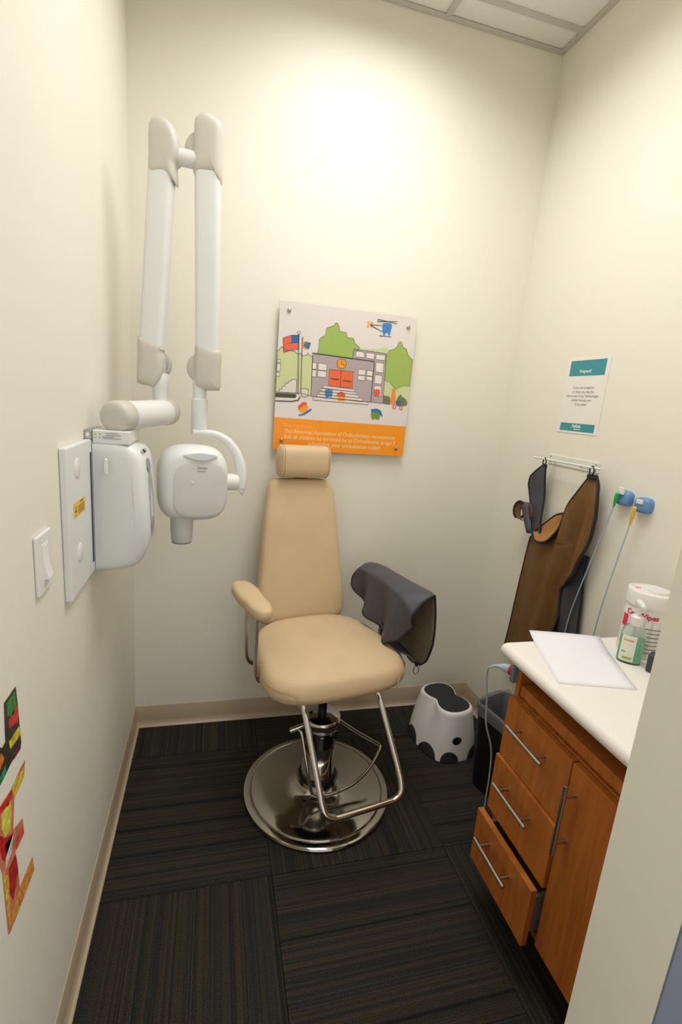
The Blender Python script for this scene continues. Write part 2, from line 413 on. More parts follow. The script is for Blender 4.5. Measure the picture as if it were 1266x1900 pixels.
# armrests
AZ = .828
for sg in (-1, 1):
    loop = []
    cx = sg*.284
    R = []
    for s, z in [(.5, AZ-.022), (.9, AZ-.021), (.99, AZ-.014), (1, AZ-.004), (.97, AZ+.006), (.88, AZ+.013), (.6, AZ+.016), (.1, AZ+.017)]:
        R.append([(cx + sg*.012*y/.14 + x*s*(1.06 if y > 0 else .92), y*(1-(1-s)*.3)+.042 , z) for x, y in [(a_, b_) for a_, b_ in superloop(.0425, .143, 3.2, 40)]])
    G().loft(R).obj('armrest_pad', vinyl, ch, ang=60)
    for yy, yb in ((-.035, -.02), (.10, .105)):
        pts = [(cx, yy, AZ-.02), (cx-sg*.001, yy, .70), (cx-sg*.003, yy, .60), (cx-sg*.010, yy, .565), (cx-sg*.03, yb, .542), (cx-sg*.09, yb, .532), (cx-sg*.17, yb, .530)]
        P = spline([Vector(p) for p in pts], 6); rg = []
        for q in range(len(P)):
            d = (P[min(q+1, len(P)-1)]-P[max(q-1, 0)]).normalized(); sd = Vector((0, 1, 0)); n_ = d.cross(sd).normalized()
            rg.append([P[q]+sd*.010+n_*.0055, P[q]-sd*.010+n_*.0055, P[q]-sd*.010-n_*.0055, P[q]+sd*.010-n_*.0055])
        G().loft(rg).obj('arm_support', steel, ch, bevel=.0015, bseg=2)
    G().box((cx-.012, -.06, AZ-.027), (cx+.012, .13, AZ-.02)).obj('arm_plate', black, ch, bevel=.002)

# ================================================================== X-RAY MACHINE
xm = thing('xray_machine', 'pale grey wall-mounted dental x-ray machine with folded arms and hanging tube head', 'x-ray machine', (0, -.74, 1.19))
def X(g, name, m, parent=None, **kw): return g.obj(name, m, parent or xm, world=True, **kw)
pl = X(G().box((.0, -.954, 1.022), (.016, -.52, 1.371)), 'wall_plate', xr_light, bevel=.004)
for z in (1.317, 1.116):
    X(G().lathe([(.0, 0), (.0235, 0), (.0235, .0012), (.022, .002), (0, .0022)], 28, (.0158, -.874, z), (1, 0, 0)), 'screw_cover', white_pl, pl)
yl = mat('yellow_label', (236, 196, 44), .5, noise=.02)
ink = mat('dark_brown_print', (96, 70, 32), .6, noise=.02)
lbf = lambda u, v, t: (.0162+t, -.918+u, 1.2075+v)
lb = X(G().prism([(0, 0), (.1, 0), (.1, .0345), (0, .0345)], lbf, .0003), 'caution_label', yl, pl, label='yellow caution label')
g = G()
for i in range(6): g.prism([(.036, .004+i*.0035), (.092, .004+i*.0035), (.092, .0055+i*.0035), (.036, .0055+i*.0035)], lbf, .0005)
g.prism([(.055, .0285), (.08, .0285), (.08, .0315), (.055, .0315)], lbf, .0005)
for a in (90, 210, 330):
    t = math.radians(a); g.prism([(.018+.003*math.cos(t+.5), .017+.003*math.sin(t+.5)), (.018+.009*math.cos(t+.5), .017+.009*math.sin(t+.5)), (.018+.009*math.cos(t-.5), .017+.009*math.sin(t-.5)), (.018+.003*math.cos(t-.5), .017+.003*math.sin(t-.5))], lbf, .0005)
g.prism(circle(.018, .017, .002, 10), lbf, .0005); g.prism([(.014, .003), (.022, .003), (.022, .006), (.014, .006)], lbf, .0005)
X(g, 'label_print', ink, lb)
# control box
side = [(.0175, 1.368), (.05, 1.368), (.09, 1.361), (.118, 1.348), (.134, 1.326), (.141, 1.295), (.146, 1.24), (.150, 1.18), (.151, 1.12), (.147, 1.085), (.134, 1.052), (.112, 1.030), (.08, 1.021), (.05, 1.018), (.0175, 1.016)]
sm_ = [(p.x, p.y) for p in spline([Vector((a, b, 0)) for a, b in side], 3)]
def box_ring(y, ins, bul):
    cx, cz = .0175, 1.192; out = []
    for a, b in sm_:
        aa = cx + (a-cx)*(1-ins/.13); bb = cz + (b-cz)*(1-ins/.17)
        out.append((aa, y - bul*(1-((b-cz)/.178)**2), bb))
    return out
rg = [box_ring(-.735, .030, .024), box_ring(-.735, .014, .022), box_ring(-.731, .004, .021), box_ring(-.722, 0, .02), box_ring(-.66, 0, .005), box_ring(-.56, 0, 0), box_ring(-.54, .004, 0), box_ring(-.533, .016, 0)]
cb = X(G().loft(rg), 'control_box', xr_light, ang=50)
X(G().box((.010, -.757, 1.05), (.0176, -.745, 1.34)), 'box_gasket', mat('navy_gasket', (52, 56, 84), .6, noise=.02), bevel=.002)
X(G().prism([(.056, 1.284), (.056, 1.322), (.050, 1.326), (.047, 1.322), (.047, 1.288)], lambda u, v, t: (u, -.744-t, v), .011), 'cord_clip', white_pl, cb, bevel=.0015)
# front display: tall oval lens on the +x face
disp = [( -.66 + a, 1.195 + b) for a, b in superloop(.038, .098, 2.6, 36)]
def fx(z): return interp([(b, a) for a, b in side if a > .1], z)[0]
X(G().prism(disp, lambda u, v, t: (fx(v)-.004+t, u, v), .0062), 'display_lens', xr_mid, cb, ang=30)
for z in (1.30, 1.135):
    X(G().prism([(-.66+a, z+b) for a, b in superloop(.028, .018, 2.4, 24)], lambda u, v, t: (fx(v)+.001+t, u, v), .0022), 'display_window', mat('grey_window', (140, 143, 150), .25, noise=.02), cb, ang=30)
for y, m_ in ((-.69, 'g'), (-.662, 'd'), (-.634, 'g')):
    X(G().lathe([(0, 0), (.006, 0), (.005, .003), (0, .0035)], 14, (.130, y, 1.338), (.8, 0, .6)), 'button', xr_mid if m_ == 'g' else black, cb)
# top bracket with printed rating label
br = X(G().box((.018, -.735, 1.360), (.106, -.56, 1.394)), 'top_bracket', xr_light, bevel=.003)
g = G(); bf = lambda u, v, t: (u, -.7352-t, v)
for z, a, b in ((1.386, .05, .078), (1.381, .05, .085), (1.3765, .042, .068), (1.373, .042, .085)): g.prism([(a, z), (b, z), (b, z+.0028), (a, z+.0028)], bf, .0003)
for z in (1.384, 1.376):
    for x in (.026, .036): g.prism(circle(x, z, .0022, 8), bf, .0003)
X(g, 'label_print', xr_mid, br)
X(G().box((.0, -.74, 1.371), (.018, -.60, 1.394)), 'wall_bracket', steel, bevel=.002)
X(G().lathe([(0, 0), (.005, 0), (.004, .003), (0, .003)], 12, (.009, -.7405, 1.382), (0, -1, 0)), 'bracket_screw', white_pl)
X(G().cyl((.075, -.66, 1.392), (.075, -.66, 1.412), .03, 28), 'arm_pivot', xr_grey, bevel=.002)
# extension arm
A = Vector((.066, -.712, 1.428)); B = Vector((.170, -.398, 1.4365)); D = (B-A).normalized(); LN = (B-A).length
X(G().lathe([(.039, .05), (.039, LN-.03), (0, LN-.03)], 40, A, D), 'extension_arm', xr_light)
X(G().lathe([(.0, -.006), (.020, -.0055), (.033, -.003), (.039, .002), (.0415, .010), (.0415, .052), (.0395, .054)], 40, A, D), 'near_cap', xr_grey, ang=60)
X(G().lathe([(.040, LN-.034), (.0412, LN-.030), (.0412, LN-.002), (.038, LN+.007), (.026, LN+.012), (0, LN+.013)], 40, A, D), 'far_cap', xr_grey, ang=60)
s_ = D.cross(Vector((0, 0, 1)))
X(G().tube([A+D*.055+s_*.030+Vector((0, 0, -.0255)), A+D*(LN-.035)+s_*.030+Vector((0, 0, -.0255))], .0012, 6), 'arm_seam', xr_grey)
# scissor arms ---------------------------------------------------------------
def seg(name, p0, p1, w, d, m, wave0=0, wave1=0, p=4.2, taper=1, round1=0, round0=0):
    """rounded-section arm from p0 to p1; wavy ends"""
    p0, p1 = Vector(p0), Vector(p1); ax = (p1-p0).normalized(); Ln = (p1-p0).length
    ex = Vector((.985, -.174, 0)); ex = (ex-ax*ex.dot(ax)).normalized(); ey = ax.cross(ex)
    rings = []
    for t, sc in ([(0, .80), (.0, .93)] if round0 else [(0, 1)]) + [(.04, 1), (.5, 1), (.96, 1)] + ([(1, .93), (1., .80)] if round1 else [(1, 1)]):
        ring = []
        for a, b in superloop(w/2*sc, d/2*sc, p, 40):
            u = a/(w/2)
            k = Ln*t
            if t < .03: k += wave0*math.sin(u*2.2)*.012 + round0*(u*u)*.02
            if t > .97: k += wave1*math.sin(u*2.2)*.012 - round1*(max(0, u)**2*.055 + max(0, -u)**2*.018)
            ring.append(p0 + ax*k + ex*a + ey*b)
        rings.append(ring)
    return X(G().loft(rings), name, m, ang=50)
y_ = -.42
seg('lower_arm', (.1255, y_, 1.625), (.1545, y_, 2.125), .071, .060, xr_light)
seg('upper_arm', (.2905, y_, 1.63), (.2815, y_, 2.13), .073, .060, xr_light)
ka = Vector((.174, .985, 0)).normalized()
def disc(c, r, t, m, name):
    c = Vector(c); X(G().lathe([(0, -t/2), (r-.004, -t/2), (r, -t/2+.004), (r, t/2-.004), (r-.004, t/2), (0, t/2)], 36, c, ka), name, m, ang=50)
def kd(x, z, r, t, off, m, name): c = Vector((x, y_, z)) + ka*off; disc(c, r, t, m, name)
kx = Vector((.985, -.174, 0))
def cap(name, x, z, outl, t=.064, off=0):
    P_ = spline([Vector((a, b, 0)) for a, b in outl], 4, True); c = Vector((x, y_, z)) + ka*off
    cu_ = sum((p.x for p in P_))/len(P_); cv_ = sum((p.y for p in P_))/len(P_)
    R_ = [[c + kx*(cu_+(p.x-cu_)*s) + Vector((0, 0, cv_+(p.y-cv_)*(1-(1-s)*.7))) + ka*(d*t/2) for p in P_] for s, d in ((.35, -1.06), (.6, -1.03), (.78, -.96), (.90, -.82), (.97, -.6), (1, -.3), (1, .3), (.97, .6), (.90, .82), (.78, .96), (.5, 1))]
    X(G().loft(R_), name, xr_grey, ang=70)
cap('lower_arm_top', .1585, 2.168, [(-.039, -.070), (-.039, -.02), (-.038, .045), (-.030, .068), (-.010, .078), (.012, .073), (.030, .055), (.042, .028), (.047, .0), (.043, -.022), (.035, -.040), (.037, -.062), (.037, -.086), (.026, -.077), (.008, -.069), (-.018, -.071)])
kd(.1665, 2.172, .044, .010, .027, xr_light, 'elbow_disc'); kd(.163, 2.165, .040, .03, .008, xr_mid, 'elbow_core')
cap('upper_arm_top', .2815, 2.190, [(-.039, -.068), (-.039, 0), (-.038, .062), (-.028, .080), (-.006, .088), (.018, .080), (.038, .064), (.039, 0), (.039, -.078), (.026, -.066), (.004, -.065)])
kd(.264, 2.186, .047, .044, .006, xr_grey, 'elbow_disc')
cap('lower_arm_end', .1235, 1.582, [(-.037, .070), (-.038, 0), (-.040, -.055), (-.034, -.064), (-.010, -.068), (.008, -.071), (.024, -.060), (.036, -.038), (.041, -.010), (.039, .018), (.034, .034), (.036, .056), (.018, .062), (-.010, .074), (-.028, .077)])
kd(.1285, 1.583, .047, .012, .036, xr_grey, 'elbow_disc'); kd(.125, 1.583, .039, .03, .022, xr_mid, 'elbow_core')
cap('upper_arm_end', .2915, 1.582, [(-.038, .066), (-.038, 0), (-.037, -.050), (-.028, -.062), (0, -.068), (.026, -.066), (.038, -.060), (.039, 0), (.039, .054), (.022, .060), (-.004, .073), (-.026, .076)])
kd(.2745, 1.580, .046, .046, .006, xr_grey, 'elbow_disc')
X(G().cyl((.175, y_-.003, 2.160), (.262, y_-.003, 2.158), .023, 28), 'elbow_link', xr_light, bevel=.003)
X(G().lathe([(.0235, 0), (.0235, .058), (.0245, .060), (.0245, .098), (.0225, .104), (0, .104)], 28, (.149, y_, 1.45)), 'lower_post', xr_light)
X(G().lathe([(.0245, 0), (.0255, .004), (.0255, .112), (.0215, .114), (.0215, .18), (0, .18)], 28, (.2675, y_, 1.372)), 'head_post', xr_light)
# yoke: flat curved arm from the post to the side of the head
yk = [((.250, -.425, 1.381), .024), ((.285, -.425, 1.380), .024), ((.318, -.427, 1.377), .023), ((.352, -.432, 1.362), .021), ((.380, -.438, 1.333), .020), ((.398, -.444, 1.295), .020), ((.4065, -.449, 1.258), .020), ((.4075, -.451, 1.235), .020), ((.4060, -.452, 1.214), .020), ((.4025, -.452, 1.200), .018), ((.399, -.452, 1.196), .013)]
P = [Vector(p) for p, _ in yk]; Pw = [w_ for _, w_ in yk]
Ps = spline(P, 5); rings = []
for q, p in enumerate(Ps):
    d = (Ps[min(q+1, len(Ps)-1)]-Ps[max(q-1, 0)]).normalized(); sd = Vector((.16, 1, 0)); sd = (sd-d*sd.dot(d)).normalized(); n_ = d.cross(sd)
    wv = Pw[min(len(Pw)-1, int(round(q/5)))]
    rings.append([p+sd*a+n_*b for a, b in superloop(wv, .0095+.0075*min(1, max(0, (q-8)/18)), 3.5, 20)])
X(G().loft(rings), 'yoke', xr_light, ang=60)
X(G().lathe([(.0, -.02), (.0275, -.02), (.0275, .040), (.024, .046), (0, .046)], 28, (.350, -.462, 1.226), (1, .18, 0)), 'yoke_hub', white_pl, ang=50)
# tube head (turned slightly to the right)
HC = Vector((.252, -.468, 1.222)); ha = math.radians(11)
ex = Vector((math.cos(ha), math.sin(ha), 0)); en = Vector((math.sin(ha), -math.cos(ha), 0)); ez = Vector((0, 0, 1))
def hp(a, b, d): return HC + ex*a + ez*b + en*d
def head_ring(s, d, p=3.0): return [hp(a, b + (-.010*(abs(a)/.11)**2 if b < 0 else 0), d) for a, b in superloop(.110*s, .122*s, p, 56)]
hd = X(G().loft([head_ring(s, d) for s, d in [(.3, -.078), (.72, -.072), (.9, -.056), (.98, -.03), (1, 0), (.985, .022), (.95, .040), (.89, .054), (.81, .0635), (.74, .0665), (.5, .069), (.1, .070)]]), 'tube_head', xr_light, ang=60)
def hlens(s, d): return [hp(.012+a*s, -.012+b*s, d) for a, b in superloop(.084, .091, 3.4, 48)]
X(G().loft([hlens(1, .058), hlens(1, .0655), hlens(.985, .0672), hlens(.9, .0690), hlens(.5, .0712), hlens(.05, .0716)]), 'front_cover', mat('xray_cover', (212, 211, 208), .36, noise=.006, nscale=8), hd, ang=50)
arc = [( -.052+.104*k/16, .094+.0075*math.sin(PI*k/16)) for k in range(17)] + [(.052-.104*k/16, .094-.0125*math.sin(PI*k/16)) for k in range(1, 16)]
X(G().prism(arc, lambda u, v, t: hp(u+.014, v, .0615-(v-.094)*.62+t), .0062), 'grip_recess_shade', xr_mid, hd, ang=30)  # raised grey lens, its colour stands for the shade in the grip recess
X(text_geo('Gendex', lambda u, v, t: hp(u, v, .0718+t), width=.030, x=.018, y=.054, align='CENTER', bold=.01), 'maker_lettering', mat('grey_print', (120, 122, 132), .5, noise=.02), hd)
X(G().prism([(.018, .046), (.043, .046), (.043, .0485), (.018, .0485)], lambda u, v, t: hp(u-.015, v, .0716+t), .0003), 'small_print', xr_mid, hd)
X(G().lathe([(0, 0), (.0045, 0), (.004, .003), (0, .0035)], 14, hp(-.012, .012, .0705), en), 'indicator_button', white_pl, hd)
X(G().lathe([(.031, -.105), (.0325, -.10), (.035, -.06), (.036, .0), (0, .0)], 36, hp(-.035, -.085, .018)), 'cone', mat('xray_cone', (200, 200, 198), .4, noise=.006), hd, ang=50)
X(G().lathe([(.024, -.110), (.0305, -.109), (.0312, -.105), (0, -.105)], 36, hp(-.035, -.085, .018)), 'cone_rim', mat('grey_rim', (120, 120, 122), .5, noise=.02), hd)

# ================================================================== LIGHT SWITCH
sw = thing('light_switch', 'white rocker light switch on the left wall beside the x-ray machine', 'light switch', (0, -1.087, 1.166))
G().box((0, -1.128, 1.108), (.0075, -1.046, 1.225)).obj('wall_plate', white_pl, sw, world=True, bevel=.003)
G().box((.005, -1.105, 1.128), (.0085, -1.069, 1.205)).obj('switch_frame', white_pl, sw, world=True, bevel=.001)
G().prism([(.004, 1.133), (.0085, 1.133), (.0165, 1.136), (.0095, 1.168), (.0092, 1.201), (.004, 1.201)], lambda u, v, t: (u, -1.101+t, v), .028).obj('rocker', mat('white_rocker', (240, 237, 232), .35, noise=.005), sw, world=True, bevel=.001)

# ================================================================== POSTER (print raised on an acrylic panel on standoffs)
po = thing('wall_poster', 'square acrylic poster of a cartoon school with an orange band, on steel standoffs', 'poster', (.848, 0, 1.592))
PX, PZ = .555, 1.297
def pf(u, v, t, lay=0): return (PX+u/1000, -.0272-.00015*lay-t, PZ+v/1000)
def put(name, polys, rgb, lay, parent=None, rough=.3):
    m = mat('print_%d_%d_%d' % rgb, rgb, rough, noise=.01, nscale=60)
    if name in ('printed_outline', 'printed_flag_stripe', 'printed_dots'):
        g = G()
        for q in polys: g.prism(q, lambda u, v, t: pf(u, v, t, lay), .00012)
        g.obj(name, m, parent or po, world=True)['kind'] = 'stuff'; return
    for q in polys: G().prism(q, lambda u, v, t: pf(u, v, t, lay), .00012).obj(name, m, parent or po, world=True)
G().box((PX, -.0270, PZ), (PX+.586, -.0210, PZ+.590)).obj('acrylic_panel', mat('pale_print_ground', (226, 219, 213), .15, coat=.5, noise=.004), po, world=True, bevel=.0008, bseg=1)
Q = {
    'orange_band': [(-1, 127), (580, 122), (583, -2), (-2, 3)],
    'hedge_l': [(-1, 395), (7, 401), (12, 411), (21, 414), (27, 403), (69, 402), (80, 393), (96, 395), (101, 386), (117, 392), (124, 399), (133, 391), (145, 389), (148, 231), (100, 238), (0, 235)],
    'hedge_r': [(339, 445), (387, 440), (398, 447), (416, 441), (448, 458), (472, 452), (479, 439), (574, 428), (583, 305), (586, 229), (467, 225), (452, 426)],
    'tree1': [(162, 402), (168, 428), (167, 457), (176, 468), (191, 475), (194, 505), (210, 512), (225, 519), (230, 529), (238, 530), (247, 516), (250, 499), (279, 497), (284, 478), (311, 478), (319, 459), (341, 446), (340, 435), (315, 428), (315, 397)],
    'tree2': [(475, 447), (495, 454), (508, 468), (512, 485), (523, 487), (534, 466), (550, 460), (561, 435), (584, 418), (583, 308), (553, 308), (519, 289), (490, 316), (466, 322), (461, 417)],
    'bld': [(143, 403), (315, 398), (317, 437), (462, 432), (467, 225), (411, 227), (400, 227), (148, 230)],
    'line_roof': [(144, 403), (411, 397), (411, 393), (144, 400)],
    'line_tower': [(410, 395), (413, 395), (413, 227), (410, 227)],
    'steps': [[(198, 278), (335, 273), (335, 263), (196, 267)], [(191, 265), (345, 262), (344, 252), (189, 253)], [(182, 251), (355, 253), (355, 239), (182, 240)], [(175, 241), (374, 239), (373, 225), (174, 228)], [(158, 228), (400, 226), (401, 215), (157, 215)]],
    'door': [[(219, 345), (269, 345), (271, 277), (220, 278)], [(270, 345), (323, 345), (324, 278), (272, 277)]],
    'doorbar': [[(227, 310), (263, 309), (263, 305), (227, 306)], [(279, 307), (317, 306), (317, 302), (278, 303)]],
    'win': [[(145, 366), (163, 365), (163, 340), (146, 339)], [(146, 337), (163, 337), (163, 309), (146, 310)], [(170, 366), (206, 365), (207, 338), (171, 338)], [(171, 336), (207, 336), (207, 311), (171, 311)], [(344, 358), (376, 357), (375, 335), (345, 335)], [(345, 333), (375, 333), (375, 313), (344, 314)], [(382, 356), (409, 355), (409, 334), (383, 335)], [(382, 332), (409, 332), (409, 314), (382, 316)], [(328, 429), (363, 428), (364, 406), (327, 406)], [(373, 427), (408, 427), (409, 404), (374, 405)], [(416, 425), (457, 425), (457, 403), (417, 404)], [(419, 394), (454, 392), (455, 352), (421, 353)], [(420, 342), (452, 341), (453, 305), (420, 306)], [(421, 297), (452, 297), (454, 253), (422, 255)], [(1, 363), (14, 363), (14, 352), (0, 352)], [(1, 348), (14, 348), (14, 318), (0, 318)], [(0, 314), (13, 313), (13, 298), (-1, 298)]],
    'flag_red': [(19, 448), (52, 462), (82, 465), (84, 411), (56, 405), (38, 397), (24, 393)],
    'flag_blue': [(53, 461), (68, 464), (82, 464), (83, 437), (55, 432)],
    'pole1': [(80, 469), (84, 469), (95, 233), (90, 233)],
    'pole2': [(96, 452), (99, 453), (105, 243), (103, 243)],
    'pen': [(98, 443), (116, 445), (134, 441), (127, 416), (113, 414), (96, 423)],
    'pen2': [(109, 442), (134, 441), (127, 416), (115, 418), (104, 426)],
    'stairs_l': [(13, 236), (15, 246), (25, 249), (26, 260), (38, 262), (39, 273), (50, 275), (51, 282), (62, 284), (62, 290), (84, 292), (85, 234)],
    'hedge_dark': [(-1, 232), (82, 232), (88, 225), (83, 217), (0, 214)],
    'curb': [(-1, 201), (67, 204), (94, 211), (101, 225), (105, 225), (97, 207), (68, 200), (-1, 197)],
    'can': [(103, 255), (110, 258), (131, 258), (136, 254), (134, 228), (123, 224), (108, 227)],
    'clock': [(269, 372)],
    'tooth_heli': [(433, 550), (449, 555), (469, 554), (475, 546), (469, 507), (462, 507), (456, 517), (451, 515), (446, 504), (440, 505), (432, 532)],
    'rot': [[(410, 566), (412, 566), (411, 555), (408, 555)], [(410, 566), (496, 557), (496, 555), (410, 563)], [(409, 557), (495, 566), (496, 564), (410, 554)], [(377, 541), (431, 543), (431, 541), (378, 538)], [(380, 539), (436, 518), (435, 516), (379, 536)], [(422, 502), (476, 503), (476, 501), (423, 499)]],
    'dots': [(371, 547), (385, 547), (370, 533), (385, 534)],
    'trunk': [(503, 290), (518, 290), (526, 230), (518, 219), (502, 228)],
    'bush': [(467, 225), (466, 260), (478, 258), (496, 257), (501, 239), (500, 222), (479, 223)],
    'bush2': [(525, 235), (535, 258), (544, 270), (555, 259), (571, 252), (582, 234), (575, 222), (539, 220)],
    'tooth1': [(206, 260), (221, 264), (238, 262), (239, 244), (236, 229), (229, 234), (222, 232), (215, 228), (207, 239)],
    'tooth2': [(259, 251), (274, 258), (291, 255), (297, 241), (294, 218), (280, 220), (268, 216), (264, 238)],
    'tooth2c': [(259, 248), (274, 259), (293, 255), (295, 241), (276, 241), (261, 237)],
    'tooth3': [(424, 280), (435, 283), (448, 281), (450, 263), (446, 254), (437, 256), (429, 252), (421, 262)],
    'skater': [(96, 183), (113, 202), (129, 205), (141, 181), (132, 164), (116, 158), (102, 167)],
    'skaterc': [(96, 183), (113, 202), (129, 205), (134, 194), (114, 184), (100, 170)],
    'board': [(99, 151), (116, 154), (142, 173), (153, 179), (156, 174), (146, 165), (122, 149), (102, 146)],
    'tooth4': [(419, 191), (453, 191), (460, 170), (457, 153), (439, 157), (426, 151), (418, 172)],
    'tooth4c': [(415, 196), (443, 201), (461, 194), (474, 168), (462, 173), (447, 188), (420, 184)],
    'bike': [(522, 214), (553, 212), (539, 231)],
    'pin': [(38, 555), (548, 548), (549, 35), (35, 41)],
    'text': [(44, 93), (45, 70), (43, 47), (202, 18), (538, 67), (547, 45), (473, 22), (167, 95), (44, 25)],
}
def outline(poly, w=2.0, closed=True):
    out = []; n = len(poly)
    for i in range(n if closed else n-1):
        a, b = Vector((*poly[i], 0)), Vector((*poly[(i+1) % n], 0)); d = (b-a)
        if d.length < .1: continue
        nn = Vector((-d.y, d.x, 0)).normalized()*w/2; e = d.normalized()*w*.3
        out.append([tuple((a-e-nn).xy), tuple((b+e-nn).xy), tuple((b+e+nn).xy), tuple((a-e+nn).xy)])
    return out
INK = (70, 64, 62)
put('printed_hedge', [Q['hedge_l'], Q['hedge_r']], (206, 212, 158), 1)
put('printed_tree', [Q['tree1']], (160, 184, 94), 2); put('printed_tree', [Q['tree2']], (160, 184, 94), 2)
put('printed_building', [Q['bld']], (178, 164, 166), 3)
put('printed_door', Q['door'], (238, 108, 66), 5)
put('printed_window', Q['win'], (232, 224, 216), 5)
put('printed_step', Q['steps'], (224, 214, 208), 6); put('printed_stairs', [Q['stairs_l']], (224, 216, 208), 3)
put('printed_flag', [Q['flag_red']], (226, 84, 56), 4); put('printed_flag_canton', [Q['flag_blue']], (46, 102, 172), 5)
put('printed_pole', [Q['pole1'], Q['pole2']], (168, 160, 152), 3)
put('printed_pennant', [Q['pen']], (244, 150, 54), 4); put('printed_pennant', [Q['pen2']], (58, 112, 150), 5)
put('printed_hedge', [Q['hedge_dark']], (70, 78, 48), 4); put('printed_bush', [Q['bush'], Q['bush2']], (112, 122, 92), 4)
put('printed_bin', [Q['can']], (220, 214, 204), 4)
c0 = Q['clock'][0]; put('printed_clock', [circle(c0[0], c0[1], 20, 28)], (245, 158, 44), 5)
put('printed_trunk', [Q['trunk']], (240, 140, 62), 5)
put('printed_tooth', [Q['tooth_heli']], (66, 132, 196), 3); put('printed_tooth', [Q['tooth1']], (66, 132, 190), 7); put('printed_tooth', [Q['tooth3']], (234, 96, 64), 6)
put('printed_figure', [Q['tooth2']], (246, 160, 50), 7); put('printed_figure', [Q['tooth2c']], (232, 92, 62), 8)
put('printed_figure', [Q['skater']], (246, 158, 50), 3); put('printed_figure', [Q['skaterc']], (232, 90, 60), 4); put('printed_board', [Q['board']], (60, 116, 178), 4)
put('printed_figure', [Q['tooth4']], (116, 150, 62), 3); put('printed_figure', [Q['tooth4c']], (40, 116, 168), 4)
put('printed_dots', [circle(a, b, 6, 12) for a, b in Q['dots']], (246, 162, 120), 3)
b0, b1, b2 = Q['bike']
put('printed_wheel', [circle(*b0, 9, 16), circle(*b1, 9, 16)], (236, 104, 84), 6); put('printed_wheel_hub', [circle(*b0, 4, 12), circle(*b1, 4, 12)], (236, 224, 214), 7)
put('printed_rider', [circle(*b2, 12, 16)], (58, 104, 150), 6)
ln = [Q['line_roof'], Q['line_tower']] + Q['doorbar'] + Q['rot'] + [Q['curb']]
for k in ('bld', 'stairs_l', 'hedge_l', 'can'): ln += outline(Q[k], 1.5)
for q in Q['win'] + Q['steps'] + Q['door']: ln += outline(q, 1.2)
for k in ('tree1', 'tree2'): ln += outline(Q[k], 1.0)
for k in ('flag_red', 'flag_blue'): ln += outline(Q[k], 1.2)
ln += outline(circle(c0[0], c0[1], 20, 28), 1.6) + outline([(c0[0], c0[1]+13), c0, (c0[0]+14, c0[1]-3)], 2.0, False)
for k in ('pole1', 'pole2'): ln += outline(Q[k], 1.0)
ln += outline(circle(Q['pole1'][0][0]+2, Q['pole1'][0][1]+6, 6, 16), 1.4) + outline(circle(Q['pole2'][0][0]+2, Q['pole2'][0][1]+4, 4, 14), 1.2)
put('printed_outline', ln, INK, 9)
ft = put('printed_flag_stripe', [[(u0, v0+i*6.5), (u1, v1+i*6.5), (u1, v1+i*6.5+1.0), (u0, v0+i*6.5+1.0)] for i in range(8) for u0, v0, u1, v1 in ((Q['flag_red'][6][0]+2, Q['flag_red'][6][1]+6, Q['flag_red'][3][0]-(2 if i < 4 else 30), Q['flag_red'][3][1]+3),)], (236, 196, 170), 5)
put('printed_band', [[(0, 0), (586, 0), (586, 133), (0, 133)]], (250, 152, 30), 1)
tx = mat('poster_lettering', (255, 214, 150), .4, noise=.01)
tw = mat('poster_lettering_light', (252, 192, 104), .4, noise=.01)
tf = lambda u, v, t: pf(u*1000, v*1000, .0003, 2)
text_geo('Did You Know...', tf, width=.128, x=.044, y=.097).obj('printed_lettering', tw, po, world=True)
merge(text_geo('The American Association of Orthodontists recommends', tf, width=.496, height=.0165, x=.044, y=.072, bold=.012),
      text_geo('that all children be screened by an Orthodontist at age 7.', tf, width=.505, height=.0165, x=.042, y=.048, bold=.012),
      text_geo('scheduling your consultation today!', tf, width=.325, height=.0165, x=.150, y=.024, bold=.012)).obj('printed_lettering', tx, po, world=True)
for u, v in Q['pin']:
    G().lathe([(.0065, -.027), (.0065, 0), (.0078, .0), (.0082, .003), (.0075, .006), (.004, .0078), (0, .008)], 20, (PX+u/1000, -.0272, PZ+v/1000), (0, -1, 0)).obj('standoff', steel, po, world=True)

# ================================================================== PREGNANT? SIGN
sg = thing('wall_notice', 'white and teal laminated notice taped on the right wall above the apron rack', 'sign', (W, -.477, 1.609))
NY0, NZ0 = -.367, 1.468                  # left bottom corner as seen (far side)
nf = lambda u, v, t: (W-.0018-t, NY0-u, NZ0+v)
G().box((W-.0018, NY0-.220, NZ0), (W, NY0, NZ0+.281)).obj('notice_card', mat('white_laminate', (238, 234, 226), .3, noise=.004), sg, world=True, bevel=.0006, bseg=1)
teal = mat('teal_print', (62, 146, 156), .35, noise=.015, nscale=40)
G().prism([(.018, .215), (.203, .215), (.203, .272), (.018, .272)], nf, .0002).obj('header_band', teal, sg, world=True)
G().prism([(.018, .008), (.203, .008), (.203, .038), (.018, .038)], nf, .0002).obj('footer_band', teal, sg, world=True)
nw = mat('white_print', (246, 246, 240), .4, noise=.005)
n2 = lambda u, v, t: nf(u, v, .0005)
text_geo('Pregnant?', n2, width=.060, x=.105, y=.227, align='CENTER', bold=.015).obj('header_lettering', nw, sg, world=True)
merge(text_geo('MyKids', n2, width=.046, x=.108, y=.0225, align='CENTER', bold=.03), G().prism([(.098, .0145), (.131, .0145), (.131, .0175), (.098, .0175)], nf, .0005)).obj('footer_lettering', nw, sg, world=True)
gp = mat('grey_notice_print', (128, 124, 122), .5, noise=.01)
gs = []
for i, (s, wd) in enumerate((('If you are pregnant', .108), ('or think you may be,', .114), ('inform the X-ray Technologist', .168), ('before having your', .104), ('X-ray taken.', .066))):
    gs.append(text_geo(s, n2, width=wd, height=.0085, x=.110, y=.168-i*.0155, align='CENTER', bold=.004))
